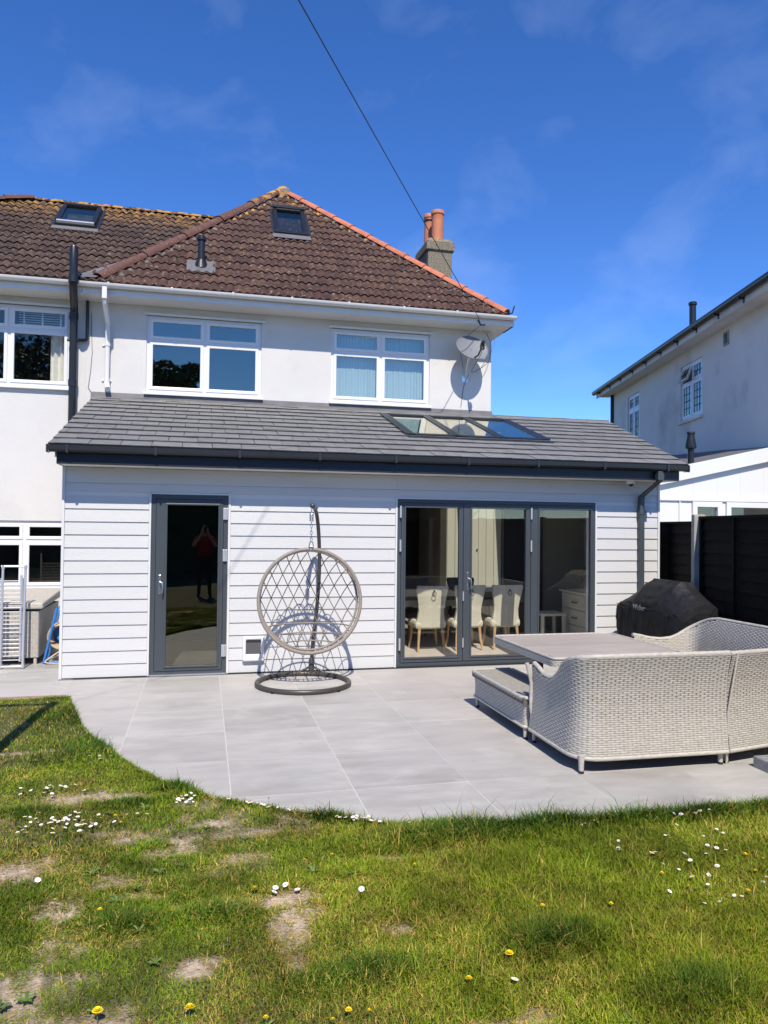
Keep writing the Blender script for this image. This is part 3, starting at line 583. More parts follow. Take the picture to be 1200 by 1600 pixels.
# three-leaf bifold door
bf = O('bifold_door', G().ring(*BIF[:2], BIF[2], BIF[3], .048, -.022, .07), 'anth', house, bevel=.004)
xs = [4.034, 4.868, 5.808, 6.702]; lvs = []
specs = [(4.034, 4.862, .045, .052), (4.868, 5.806, .105, .062), (5.812, 6.702, .11, .014)]
for i, (a, b, wl, wr) in enumerate(specs): lvs.append(leaf(house, 'door_leaf', a, b, .064, 2.092, -.032, GLASS, wl, wr, .048, .055))
lever(lvs[1], 4.925, -.032, 1.10)
for x, l in ((4.018, lvs[0]), (5.809, lvs[2])):
    for z in (1.98, 1.55, .30): O('hinge', G().lathe([(.013, -.075), (.013, .075)], (x, -.050, z), 10), 'alu', l, smooth=40)
for z in (.9, .30): O('hinge', G().lathe([(.010, -.06), (.010, .06)], (4.865, -.046, z), 10), 'alu', lvs[0], smooth=40)
O('threshold', G().box(3.99, 6.74, -.06, .0, 0.0, .016), 'anth_d', bf)
# lean-to roof: deck with the skylight opening, battens hidden, separate flat tiles
SKY = (4.36, 6.40, .78, 2.36)                  # x0, x1, y0, y1
Y0, Y1 = -.47, 2.96
def vx(y): return 7.885+SK*(y+.40)
g = G()
def deck(x00, x01, x10, x11, ya, yb):
    g.hexa([(x00, ya, rz(ya)-.17), (x01, ya, rz(ya)-.17), (x11, yb, rz(yb)-.17), (x10, yb, rz(yb)-.17)], [(x00, ya, rz(ya)-.045), (x01, ya, rz(ya)-.045), (x11, yb, rz(yb)-.045), (x10, yb, rz(yb)-.045)])
deck(-.03, vx(-.33)-.08, -.03, vx(SKY[2])-.08, -.33, SKY[2]); deck(-.03, SKY[0], -.03, SKY[0], SKY[2], SKY[3]); deck(SKY[1], vx(SKY[2])-.08, SKY[1], vx(SKY[3])-.08, SKY[2], SKY[3]); deck(-.03, vx(SKY[3])-.08, -.03, vx(2.95)-.08, SKY[3], 2.95)
er = O('extension_roof', g, 'ceil', house); g = G()
for a, b, c, d, ya, yb in ((-.05, vx(-.4)-.03, -.05, vx(SKY[2])-.03, -.4, SKY[2]-.01), (-.05, SKY[0]-.002, -.05, SKY[0]-.002, SKY[2]-.01, SKY[3]), (SKY[1]+.002, vx(SKY[2])-.03, SKY[1]+.002, vx(SKY[3])-.03, SKY[2]-.01, SKY[3]), (-.05, vx(SKY[3])-.03, -.05, vx(2.89)-.03, SKY[3]+.002, 2.89)): g.poly([(a, ya, rz(ya)-.036), (b, ya, rz(ya)-.036), (d, yb, rz(yb)-.036), (c, yb, rz(yb)-.036)])
O('underlay', g, 'black', er)
ek = math.sqrt(1+.32*.32); Vs2 = Vector((0, 1, .32)).normalized(); sy = lambda y: (y-Y0)*ek
rv = [(1, -SK/ek, vx(Y0))]                    # right verge half plane: u - SK/ek*s <= vx(Y0)
lv = [(-1, 0, .075)]; top = [(0, 1, sy(2.90))]
keep = [rv+lv+[(0, 1, sy(SKY[2])-.02)], rv+lv+top+[(0, -1, -(sy(SKY[3])+.06))], rv+lv+[(0, -1, -(sy(SKY[2])-.02)), (0, 1, sy(SKY[3])+.06), (1, 0, SKY[0]-.03)], rv+[(0, -1, -(sy(SKY[2])-.02)), (0, 1, sy(SKY[3])+.06), (-1, 0, -(SKY[1]+.03))]]
lay_tiles('flat_tile', er, 'slate', flat_tile(.334, .36, .042), .334, .3145, .05, Vector((0, Y0, rz(Y0)-.022)), U, Vs2, 12, -.1, 8.7, keep, True, .005)
# verge pieces on the slanting right edge and the left edge
for r in range(11):
    for sd in (0, 1):
        a = Y0+r*.3145/ek; b = a+.33/ek; xa = -.085 if sd == 0 else vx(a); xb = -.085 if sd == 0 else vx(b); w_ = .03
        g = G(); zo = .006
        g.hexa([(xa-w_*(1-sd)*0-.0, a, rz(a)-.09), (xa+.018, a, rz(a)-.09), (xb+.018, b, rz(b)-.09-.02), (xb, b, rz(b)-.09-.02)], [(xa, a, rz(a)+zo), (xa+.018, a, rz(a)+zo), (xb+.018, b, rz(b)+zo-.022), (xb, b, rz(b)+zo-.022)])
        O('verge_piece', g, 'slate' if sd == 0 else 'anth_d', er)
O('flashing', G().hexa([(-.12, YM-.03, rz(2.75)), (6.40, YM-.03, rz(2.75)), (6.40, YM, rz(2.75)), (-.12, YM, rz(2.75))], [(-.12, YM-.014, 3.80), (6.40, YM-.014, 3.80), (6.40, YM, 3.80), (-.12, YM, 3.80)]), 'lead', er)
g = G(); g.sheet([[(x, YM-.2, rz(YM-.2)+.012+.006*math.sin(x*7)) for x in np.linspace(-.1, 6.42, 60)], [(x, YM-.025, rz(YM-.025)+.03) for x in np.linspace(-.1, 6.42, 60)]]); O('flashing_apron', g, 'lead', er, smooth=60)
O('top_capping', G().hexa([(6.42, 2.80, rz(2.80)-.03), (vx(2.8), 2.80, rz(2.80)-.03), (vx(2.97), 2.97, rz(2.9)-.06), (6.42, 2.97, rz(2.9)-.06)], [(6.42, 2.82, rz(2.82)+.025), (vx(2.82), 2.82, rz(2.82)+.025), (vx(2.97), 2.97, rz(2.9)+.02), (6.42, 2.97, rz(2.9)+.02)]), 'slate', er)
# three roof lights side by side
Mb = basis(Vector((SKY[0], SKY[2], rz(SKY[2]))), U, Vs2); ln = (SKY[3]-SKY[2])*ek; wd = SKY[1]-SKY[0]
def trf(g): g.v = [tuple(Mb @ Vector(v)) for v in g.v]; return g
for k in range(3):
    a, b = wd*k/3+.004, wd*(k+1)/3-.004
    f = O('roof_light', trf(G().box(a, a+.055, 0, ln, -.16, .045).box(b-.055, b, 0, ln, -.16, .045).box(a+.055, b-.055, 0, .07, -.16, .040).box(a+.055, b-.055, ln-.10, ln, -.16, .055)), 'anth_d', er, bevel=.004)
    O('pane', trf(G().box(a+.05, b-.05, .06, ln-.09, .022, .031)), GLASS_SKY, f)
    O('lower_rail', trf(G().box(a+.06, b-.06, -.03, .015, .015, .043)), 'anth_d', f)
O('roof_light_flashing', trf(G().box(-.06, wd+.06, -.15, -.001, .004, .018).box(-.07, -.002, 0, ln, .0, .045).box(wd+.002, wd+.07, 0, ln, .0, .045)), 'anth_d', er)
# eaves: dark fascia, soffit, gutter and downpipe
O('fascia', G().box(-.005, 7.80, -.372, -.35, 2.445, 2.625), 'fascia', house); O('soffit', G().box(0.0, 7.79, -.35, -.03, 2.447, 2.46), 'ceil', house)
O('gable_board', G().hexa([(-.005, -.35, 2.445), (.02, -.35, 2.445), (.02, -.002, 2.445), (-.005, -.002, 2.445)], [(-.005, -.35, 2.60), (.02, -.35, 2.60), (.02, -.002, 2.60+.1), (-.005, -.002, 2.70)]), 'fascia', house)
O('gable_board', G().hexa([(7.78, -.35, 2.445), (7.80, -.35, 2.445), (7.80, -.002, 2.445), (7.78, -.002, 2.445)], [(7.78, -.35, 2.60), (7.80, -.35, 2.60), (7.80, -.002, 2.7), (7.78, -.002, 2.70)]), 'fascia', house)
g = G(); yc, zc = -.428, 2.612; r = .05
prof = [(yc+r, zc+.035), (yc+r, zc-.02), (yc+r*.7, zc-.038), (yc, zc-.045), (yc-r*.7, zc-.038), (yc-r, zc-.02), (yc-r-.006, zc+.033), (yc-r+.006, zc+.033), (yc-r+.008, zc-.015), (yc, zc-.035), (yc+r-.008, zc-.015), (yc+r-.008, zc+.035)]
g.hexa([(-.085, *p) for p in prof], [(7.875, *p) for p in prof]); gt = O('gutter', g, 'anth_d', house, smooth=30)
for x in (-.095, 7.865): O('stop_end', G().box(x, x+.02, yc-r-.012, yc+r+.004, zc-.05, zc+.038), 'anth_d', gt, bevel=.004)
for k in range(9): x = .12+k*.93; O('gutter_bracket', G().box(x-.014, x+.014, yc-r-.012, yc+r, zc-.052, zc-.043).box(x-.014, x+.014, yc-r-.014, yc-r-.006, zc-.05, zc+.038), 'anth_d', gt)
g = G(); xo, xp = 7.50, 7.42
sq = .034
def sqt(path):
    g = G(); P = [Vector(p) for p in path]
    rows = []
    for p in P: rows.append([tuple(p+Vector((a*sq, b*sq*1.0, 0))) for a, b in ((-1, -1), (1, -1), (1, 1), (-1, 1))])
    base = 0
    for rw in rows: g.v += rw
    for i in range(len(P)-1):
        for k in range(4): g.f.append((i*4+k, i*4+(k+1) % 4, (i+1)*4+(k+1) % 4, (i+1)*4+k))
    g.f += [(3, 2, 1, 0), tuple((len(P)-1)*4+k for k in range(4))]; return g
dpd = O('grey_downpipe', sqt([(7.46, -.432, 2.56), (7.46, -.432, 2.43), (7.43, -.065, 2.24), (7.425, -.062, 2.18), (7.425, -.062, .02)]), 'anth', house, bevel=.005)
for z in (2.02, .9): O('pipe_clip', G().box(7.38, 7.47, -.105, -.018, z-.03, z+.03), 'anth', dpd, bevel=.004)
O('pipe_collar', G().box(7.415, 7.505, -.475, -.389, 2.44, 2.53), 'anth', dpd, bevel=.004)

# ---- rooms behind the glass (parts of the house)
O('floor', G().box(.2, 8.2, .07, 6.6, -.05, .012), 'floor_in', house)
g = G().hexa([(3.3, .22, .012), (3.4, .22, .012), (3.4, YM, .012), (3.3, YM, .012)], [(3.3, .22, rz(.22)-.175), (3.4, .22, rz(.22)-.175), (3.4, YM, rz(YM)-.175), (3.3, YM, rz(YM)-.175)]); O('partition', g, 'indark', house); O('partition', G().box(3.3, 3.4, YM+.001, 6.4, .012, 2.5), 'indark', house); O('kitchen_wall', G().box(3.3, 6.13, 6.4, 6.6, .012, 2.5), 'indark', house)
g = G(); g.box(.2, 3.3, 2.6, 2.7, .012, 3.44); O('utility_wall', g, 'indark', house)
O('dining_wall', G().box(6.56, 8.3, 2.76, 2.89, .012, 3.48), 'inwall', house); O('dark_panel', G().box(6.58, 7.30, 2.735, 2.759, .012, 2.3), 'indark', house)  # flat dark panel in place of the black opening beside the cupboard
O('ceiling', G().box(.2, 8.1, YM+.01, 6.6, 2.50, 2.6), 'ceil', house)
# ------------------------------------------------------------------ the attached house on the left
att = T('attached_house', (-2.5, 3.0, 0), 'white rendered house with lichened brown roof and black soil pipe on its wall', 'house')
LW = (-2.15, -.42, 3.84, 5.06); LB = (-2.4, -.30, .80, 1.82)
g = G().holes(-6.2, -.201, 0, 5.34, YM, YM+.28, [LW, LB]); O('wall', g, 'render', att)
g = G(); g.box(-6.2, -6.0, YM+.28, 9.2, 0, 5.34).box(-6.2, -.2, 9.2, 9.45, 0, 5.34); O('outer_wall', g, 'render', att)
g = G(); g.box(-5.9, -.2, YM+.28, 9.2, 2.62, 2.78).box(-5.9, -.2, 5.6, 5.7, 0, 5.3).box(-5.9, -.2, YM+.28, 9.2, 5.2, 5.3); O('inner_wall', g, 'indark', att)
lw = upvc_window(att, *LW, YM, [-1.285], 4.70, GLASS); lb = upvc_window(att, *LB, YM, [-1.02], 1.52, GLASS, sill=True)
O('window_hood', G().box(LW[0]-.04, LW[1]+.03, YM-.03, YM+.03, LW[3], LW[3]+.035), 'gutter_w', att)
g = G()
for k in range(7): g.box(-1.2, -.5, YM+.2, YM+.24, 4.78+.035*k, 4.786+.035*k)
for x in (-1.12, -.86, -.6): g.box(x-.012, x+.012, YM+.19, YM+.2, 4.74, 5.02)
tag(O('venetian_blind', g, 'blind', lw), kind='stuff')
g = G(); rows = []
for z in (3.86, 4.68): rows.append([(-.74+.022*i, YM+.22+.03*math.sin(i*1.5), z) for i in range(14)])
g.sheet(rows); O('curtain', g, 'curtain', lw, smooth=60)
white_eaves(att, -6.3, -.182)
# roof: the rear slope runs up to a ridge parallel to the wall
def mrz(y): return 5.37+TM*(y-EV_Y)
RY = 5.32; RZ = mrz(RY); RL = Vector((-1.52, 5.27, mrz(5.27))); RE = Vector((-3.2, 4.60, mrz(4.60)))
g = G(); e = .05
g.poly([(-5.2, EV_Y, 5.37-e), (XL+.1, EV_Y, 5.37-e), (2.9, RY, RZ-e), (RL.x, RY, RZ-e), (-5.2, 3.7, mrz(3.7)-e)]); g.poly([(RL.x, RY, RZ-e), (2.9, RY, RZ-e), (2.9, 9.0, RZ-3.0), (RL.x, 9.6, 5.3)]); g.poly([(-5.2, 3.7, mrz(3.7)-e), (RL.x, RY, RZ-e), (RL.x, 9.6, 5.3), (-6.4, 9.6, 5.3)]); g.poly([(-5.2, 3.7, mrz(3.7)-e), (-6.4, 9.6, 5.3), (-5.2, EV_Y, 5.37-e)])
aroof = O('roof', g, 'tile_old', att)
mk_ = math.sqrt(1+TM*TM); Vm = Vector((0, 1, TM)).normalized(); sm = lambda y: (y-EV_Y)*mk_
# half planes: under the ridge, right of the left hip, left of the neighbour's hip
a1 = (RL.x, sm(RY)); a2 = (-5.2, sm(3.7)); dxh, dyh = a2[0]-a1[0], a2[1]-a1[1]
nl = (dyh, -dxh); 
if nl[0]*0+nl[1]*0-(nl[0]*a1[0]+nl[1]*a1[1]) > 0: nl = (-nl[0], -nl[1])
nlh = (nl[0], nl[1], nl[0]*a1[0]+nl[1]*a1[1])
kr = [(0, 1, sm(RY)+.03), nlh, (1.0, -(AP.x-XL)/sm(AP.y)*.97, XL+.32), (-1, 0, 2.9)]
vx0, vx1, vy0, vy1 = -.93, -.27, 4.24, 5.04
lay_tiles('roof_tile', aroof, 'tile_old', pan_tile(.25, .31, .026, .036), .25, .262, .04, Vector((0, EV_Y-.03, mrz(EV_Y-.03)-.02)), U, Vm, 16, -2.9, 3.0,
  [kr+[(0, 1, sm(vy0)-.10)], kr+[(0, -1, -(sm(vy1)+.02))], kr+[(0, -1, -(sm(vy0)-.10)), (0, 1, sm(vy1)+.02), (1, 0, vx0-.04)], kr+[(0, -1, -(sm(vy0)-.10)), (0, 1, sm(vy1)+.02), (-1, 0, -(vx1+.04))]], False, .008, smooth=40)
hip_cover('ridge_tile', aroof, 'tile_old', (RL.x-.05, RY, RZ+.01), (2.75, RY, RZ+.01), .45, .085, .02, .7)
hip_cover('hip_tile', aroof, 'rust', (-5.2, 3.68, mrz(3.7)+.02), (RL.x, RY-.02, RZ+.02), .45, .12)
roof_window(att, vx0, vx1, vy0, vy1, mrz, TM, 0)
O('valley_lead', G().poly([(-.35, EV_Y-.02, 5.40), (-.02, EV_Y-.03, 5.41), (.5, 3.02, 5.41+TM*.56+.02), (.28, 3.05, 5.41+TM*.6+.02)]), 'lead', att)
# soil pipe and waste pipe on the wall
x = -.37
sp = O('soil_pipe', G().tube([(x, YM-.085, 0), (x, YM-.085, 4.92), (x+.01, YM-.12, 5.02), (x+.07, EV_Y-.16, 5.22), (x+.075, EV_Y-.18, 5.30), (x+.075, EV_Y-.18, 5.76), (x+.075, EV_Y-.18, 5.79)], [.057]*5+[.06, .05], 14), 'black', att, smooth=50)
for z in (4.92, 3.9, 2.6): O('pipe_collar', G().lathe([(.066, -.05), (.066, .05)], (x, YM-.085, z), 16), 'black', sp, smooth=40)
O('pipe_collar', G().lathe([(.07, -.06), (.07, .05)], (x+.075, EV_Y-.18, 5.32), 16), 'black', sp, smooth=40)
O('waste_pipe', G().tube([(-.18, YM-.06, 5.17), (-.18, YM-.06, 4.60), (-.19, YM-.06, 4.575), (-.22, YM-.07, 4.565), (x-.09, YM-.07, 4.555)], .024, 10), 'black', sp, smooth=50)
O('wall_cable', G().tube([(-.13, YM-.008, 5.0), (-.125, YM-.008, 4.7), (-.11, YM-.008, 4.4), (-.13, YM-.01, 4.1), (-.16, YM-.012, 3.86), (-.12, YM-.012, 3.8)], .004, 5), 'mortar', sp)

# ------------------------------------------------------------------ detached neighbour on the right, turned with the boundary
nb = T('neighbouring_house', (11, 3, 0), 'detached grey-white rendered house beyond the fence, its side wall in shade', 'house')
D0 = Vector((10.79, 1.49, 0)); dv = Vector((2.25, 8.73, 0)).normalized(); nv = Vector((-dv.y, dv.x, 0))     # along the wall, out of the wall (to the left)
NB = Matrix(((dv.x, -nv.x, 0, D0.x), (dv.y, -nv.y, 0, D0.y), (0, 0, 1, 0), (0, 0, 0, 1)))                    # local x along the wall, y into the house
def tn(g): g.v = [tuple(NB @ Vector(v)) for v in g.v]; return g
NW = [(2.72, 3.90, 4.16, 5.36), (6.72, 7.70, 3.40, 5.36), (6.4, 7.6, .9, 2.2)]
nwall = O('wall', tn(G().holes(-.9, 9.0, 0, 5.68, 0, .28, NW)), 'render_old', nb)
O('outer_wall', tn(G().box(8.72, 8.999, .28, 8, 0, 5.68).box(-.9, -.62, .28, 8, 0, 5.68).box(-.62, 8.72, 7.7, 8, 0, 5.68)), 'render_old', nb)
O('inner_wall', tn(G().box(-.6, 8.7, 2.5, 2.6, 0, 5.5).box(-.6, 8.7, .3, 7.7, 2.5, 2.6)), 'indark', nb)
def nwindow(x0, x1, z0, z1, tr_, openlight):
    f = O('window', tn(G().holes(x0, x1, z0, z1, .03, .10, [(x0+.06, (x0+x1)/2-.03, z0+.06, tr_-.03), ((x0+x1)/2+.03, x1-.06, z0+.06, tr_-.03), (x0+.06, (x0+x1)/2-.03, tr_+.03, z1-.06), ((x0+x1)/2+.03, x1-.06, tr_+.03, z1-.06)])), 'upvc', nb, bevel=.004)
    for a, b in ((x0+.06, (x0+x1)/2-.03), ((x0+x1)/2+.03, x1-.06)):
        for c, d in ((z0+.06, tr_-.03), (tr_+.03, z1-.06)):
            op = openlight and b > (x0+x1)/2+.1 and c > tr_; ang = R(-22) if op else 0
            def tl(g):
                g.v = [tuple(Matrix.Translation((0, .03, d)) @ Matrix.Rotation(ang, 4, 'X') @ Matrix.Translation((0, -.03, -d)) @ Vector(v)) for v in g.v]; return tn(g)
            s_ = O('sash', tl(G().ring(a-.005, b+.005, c-.005, d+.005, .045, .02, .06)), 'upvc', f, bevel=.003)
            O('pane', tl(G().box(a+.03, b-.03, .04, .046, c+.03, d-.03)), GLASS_UP, f)
            lg = G(); nx, nz = 3, max(2, round((d-c)/.2))
            for i in range(1, nx): xx = lerp(a+.04, b-.04, i/nx); lg.box(xx-.006, xx+.006, .034, .05, c+.04, d-.04)
            for i in range(1, nz): zz = lerp(c+.04, d-.04, i/nz); lg.box(a+.04, b-.04, .033, .051, zz-.006, zz+.006)
            O('lead_bars', tl(lg), 'charcoal', f)
    O('sill', tn(G().box(x0-.06, x1+.06, -.06, .05, z0-.07, z0-.005)), 'render_old', f, bevel=.006)
nwindow(*NW[0], 4.95, True); nwindow(*NW[1], 4.95, False); nwindow(*NW[2], 1.8, False)
O('air_brick', tn(G().box(1.48, 1.70, -.02, .01, 5.30, 5.56)), 'concrete', nb); O('air_brick_grille', tn(G().box(1.53, 1.65, -.03, -.018, 5.34, 5.52)), 'black', nb)
O('soffit', tn(G().box(-1.2, 9.45, -.36, -.002, 5.66, 5.70)), 'render_old', nb); O('fascia', tn(G().box(-1.2, 9.45, -.39, -.36, 5.62, 5.80)), 'render_old', nb)
gn = O('gutter', tn(G().tube([(-1.25, -.45, 5.78), (9.5, -.45, 5.78)], .065, 10)), 'black', nb, smooth=50)
for k in range(2, 13): O('gutter_bracket', tn(G().box(-3+k, -2.94+k, -.40, -.385, 5.64, 5.80).box(-3+k, -2.97+k, -.5, -.385, 5.70, 5.73)), 'black', gn)
O('roof', tn(G().poly([(-1.3, -.5, 5.80), (9.6, -.5, 5.80), (5.5, 3.9, 7.35), (2.6, 3.9, 7.35)]).poly([(9.6, -.5, 5.80), (9.6, 8.5, 5.8), (5.5, 3.9, 7.35)]).poly([(9.6, 8.5, 5.8), (-1.3, 8.5, 5.8), (2.6, 3.9, 7.35), (5.5, 3.9, 7.35)]).poly([(-1.3, 8.5, 5.8), (-1.3, -.5, 5.8), (2.6, 3.9, 7.35)])), 'tile_old', nb)
O('black_downpipe', tn(G().tube([(9.08, -.02, 5.7), (9.08, -.02, 0)], .06, 10)), 'black', nb, smooth=50)
O('flue', tn(G().lathe([(.08, 0), (.08, 1.36), (.1, 1.37), (.1, 1.43), (.07, 1.45)], (5.8, 1.0, 5.95), 14)), 'black', nb, smooth=40)
# lean-to of the neighbour: white boarded front with a sloping white bargeboard
lt = T('neighbouring_lean_to', (9.6, 1.4, 0), 'white boarded lean-to with sloping white roof edge against the grey neighbouring house', 'outbuilding')
def ltz(x): return 2.66+(x-8.4)*.215
g = G().holes(8.28, 10.9, 0, 2.27, 1.2, 1.3, [(9.12, 9.66, .2, 2.24), (9.74, 10.9, .2, 2.24)]); O('front_wall', g, 'upvc', lt)
g = G(); xsx = np.linspace(8.28, 10.9, 7)
for a, b in zip(xsx[:-1], xsx[1:]): g.hexa([(a, 1.2, 2.285), (b-.002, 1.2, 2.285), (b-.002, 1.28, 2.285), (a, 1.28, 2.285)], [(a, 1.2, ltz(a)-.08), (b-.002, 1.2, ltz(b)-.08), (b-.002, 1.28, ltz(b)-.08), (a, 1.28, ltz(a)-.08)])
O('gable_boards', g, 'upvc', lt); O('rail', G().box(8.26, 10.9, 1.17, 1.2, 2.25, 2.30), 'upvc', lt)
for x0, x1 in ((9.12, 9.66), (9.74, 10.8)):
    f = O('glazed_door', G().ring(x0, x1, .2, 2.24, .085, 1.16, 1.24), 'upvc', lt, bevel=.005); O('pane', G().box(x0+.08, x1-.08, 1.2, 1.21, .28, 2.16), GLASS, f)
for x in (8.9,): O('cover_strip', G().box(x-.012, x+.012, 1.18, 1.2, 0, 2.25), 'upvc', lt)
O('bargeboard', G().hexa([(8.15, 1.12, ltz(8.15)-.20), (10.95, 1.12, ltz(10.95)-.20), (10.95, 1.17, ltz(10.95)-.20), (8.15, 1.17, ltz(8.15)-.20)], [(8.15, 1.12, ltz(8.15)+.03), (10.95, 1.12, ltz(10.95)+.03), (10.95, 1.17, ltz(10.95)+.03), (8.15, 1.17, ltz(8.15)+.03)]), 'upvc', lt, bevel=.006)
g = G(); g.hexa([(8.15, 1.17, ltz(8.15)-.1), (10.95, 1.17, ltz(10.95)-.1), (11.5, 5.6, ltz(10.95)+.1), (9.1, 5.6, ltz(8.15)-.1)], [(8.15, 1.17, ltz(8.15)+.02), (10.95, 1.17, ltz(10.95)+.02), (11.5, 5.6, ltz(10.95)+.22), (9.1, 5.6, ltz(8.15)+.02)]); O('roof', g, 'lead', lt)
g = G(); g.hexa([(8.28, 1.3, 0), (8.38, 1.3, 0), (9.3, 5.6, 0), (9.2, 5.6, 0)], [(8.28, 1.3, 2.4), (8.38, 1.3, 2.4), (9.3, 5.6, 2.4), (9.2, 5.6, 2.4)]); g.box(8.4, 11, 3.2, 3.3, 0, 2.3); O('side_wall', g, 'render_old', lt)
O('flue', G().lathe([(.05, -.25), (.05, .25), (.085, .26), (.09, .30), (.06, .44), (.055, .50), (.07, .50), (.065, .53)], (9.32, 1.5, 2.86), 14), 'black', lt, smooth=40)

# ------------------------------------------------------------------ boundary fence on the right
FD = Vector((-.222, -1, 0)).normalized(); FN = Vector((-FD.y, FD.x, 0))    # towards the garden's end; normal
if FN.x > 0: FN = -FN
F0 = Vector((7.722, -.92, 0))
bf_ = T('boundary_fence', (7.7, -.9, 0), 'dark brown overlapping board fence with pale concrete posts behind the barbecue', 'fence')
def fence_panel(k, top):
    a = F0+FD*(1.90*k+.06); L_ = 1.78
    Mf = Matrix(((FD.x, FN.x, 0, a.x), (FD.y, FN.y, 0, a.y), (0, 0, 1, 0), (0, 0, 0, 1)))
    def tf(g): g.v = [tuple(Mf @ Vector(v)) for v in g.v]; return g
    n = 13; h = (top-.12)/n
    for i in range(n):
        z = .10+i*h; j = random.uniform(-.006, .006)
        O('fence_board', tf(G().hexa([(0, -.02, z+j), (L_, -.02, z-j), (L_, .018, z-j), (0, .018, z+j)], [(0, -.022, z+h+.02), (L_, -.022, z+h+.02), (L_, -.012, z+h+.02), (0, -.012, z+h+.02)])), 'fence', bf_)
    for x in (.03, L_*.5, L_-.03): O('batten', tf(G().box(x-.02, x+.02, .018, .042, .08, top-.02)), 'fence', bf_)
    O('capping_rail', tf(G().box(-.01, L_+.01, -.022, .045, top-.03, top)), 'fence', bf_)
def fence_post(k, top):
    p = F0+FD*(1.90*k); Mf = Matrix(((FD.x, FN.x, 0, p.x), (FD.y, FN.y, 0, p.y), (0, 0, 1, 0), (0, 0, 0, 1)))
    g = G().hexa([(-.048, -.05, -.1), (.055, -.05, -.1), (.055, .10, -.1), (-.048, .10, -.1)], [(-.045, -.047, top), (.052, -.047, top), (.052, .097, top), (-.045, .097, top)]); g.v = [tuple(Mf @ Vector(v)) for v in g.v]
    O('post', g, 'concrete', bf_, bevel=.012)
for k in range(-1, 6): fence_panel(k, 1.90 if k < 0 else 1.96)
for k in range(0, 6): fence_post(k, 1.985)
# ------------------------------------------------------------------ woven furniture
def weave(name, path, nrm, hfun, flare, parent, period=.068, row=.0158, amp=.0031, z0=.11, inward=False):
    """wicker skin: strands run along a plan path (list of 2D points with outward normals); top height hfun(s)"""
    P = np.array(path, float); Nn = np.array(nrm, float); seg = np.sqrt((np.diff(P, axis=0)**2).sum(1)); S = np.concatenate([[0], np.cumsum(seg)]); tot = S[-1]
    n = int(tot/period*4); ss = np.linspace(0, tot, n+1); px = np.interp(ss, S, P[:, 0]); py = np.interp(ss, S, P[:, 1]); nx = np.interp(ss, S, Nn[:, 0]); ny = np.interp(ss, S, Nn[:, 1])
    ln = np.hypot(nx, ny); nx /= ln; ny /= ln
    hs = np.array([hfun(s/tot) for s in ss]); zmax = hs.max(); rows = int((zmax-z0)/row); V_ = []; F_ = []; base = 0
    sgn = -1 if inward else 1; pat = np.array([.75, 1.0, .75, -.9])
    for j in range(rows):
        k = (np.arange(n+1) + (2 if j % 2 else 0)) % 4; d = amp*pat[k]
        for q, (fz, fd) in enumerate(((.04, -.35), (.5, .35), (.96, -.35))):
            z = z0+(j+fz)*row; dd = d+amp*fd; of = np.array([flare(z, s/tot) for s in ss])
            V_.append(np.stack([px+nx*(of+sgn*dd), py+ny*(of+sgn*dd), np.full(n+1, z)], 1))
        ok = (z0+(j+1)*row) < hs+.004; ok = ok[:-1] & ok[1:]; i = np.nonzero(ok)[0]
        for q in range(2):
            a = base+q*(n+1)+i; f = np.stack([a, a+1, a+n+2, a+n+1], 1); F_.append(f if not inward else f[:, ::-1])
        base += 3*(n+1)
    me = bpy.data.meshes.new(name); me.from_pydata(np.concatenate(V_).tolist(), [], np.concatenate(F_).tolist()); me.materials.append(M['wicker'])
    me.polygons.foreach_set('use_smooth', [True]*len(me.polygons))
    o = bpy.data.objects.new(name, me); COL.objects.link(o); attach(o, parent); tag(o, kind='stuff')
    g = G(); m_ = 60; sb = np.linspace(0, tot, m_*2); rowsP = []                          # dark backing sheet just behind the strands
    for s in sb:
        x, y = np.interp(s, S, P[:, 0]), np.interp(s, S, P[:, 1]); a, b = np.interp(s, S, Nn[:, 0]), np.interp(s, S, Nn[:, 1]); l = math.hypot(a, b); h = hfun(s/tot); col = []
        for q in range(7): z = lerp(z0, h-.01, q/6); f = flare(z, s/tot)-sgn*.003; col.append((x+a/l*f, y+b/l*f, z))
        rowsP.append(col)
    g.sheet(rowsP); O(name+'_backing', g, 'wicker_d', parent, smooth=60)
    return o
def plan(pts, rad, step=.02):
    """rounded polyline -> dense points and left-hand (outward) normals"""
    out = []; n = len(pts)
    for i, p in enumerate(pts):
        p = Vector((*p, 0))
        if i in (0, n-1) or rad[i] == 0: out.append(p); continue
        a = Vector((*pts[i-1], 0)); b = Vector((*pts[i+1], 0)); r = rad[i]; u = (a-p).normalized(); v = (b-p).normalized(); A = p+u*r; B = p+v*r
        for k in range(11): t = k/10; out.append(A*(1-t)**2+p*2*t*(1-t)+B*t*t)
    dense = []
    for a, b in zip(out[:-1], out[1:]):
        m = max(1, int((b-a).length/step)); dense += [a.lerp(b, k/m) for k in range(m)]
    dense.append(out[-1]); N_ = []
    for i in range(len(dense)):
        t = dense[min(i+3, len(dense)-1)]-dense[max(i-3, 0)]; N_.append((t.y, -t.x))
    return [(p.x, p.y) for p in dense], N_
def rope(name, path, nrm, hfun, flare, parent, r=.017, off=0.0):
    P = np.array(path); seg = np.sqrt((np.diff(P, axis=0)**2).sum(1)); S = np.concatenate([[0], np.cumsum(seg)]); tot = S[-1]; pts = []
    for i in range(0, len(P), 2):
        n_ = Vector((*nrm[i], 0)).normalized(); h = hfun(S[i]/tot); f = flare(h, S[i]/tot)+off; pts.append((P[i][0]+n_.x*f, P[i][1]+n_.y*f, h))
    return O(name, G().tube(pts, r, 10), 'wicker', parent, smooth=60)
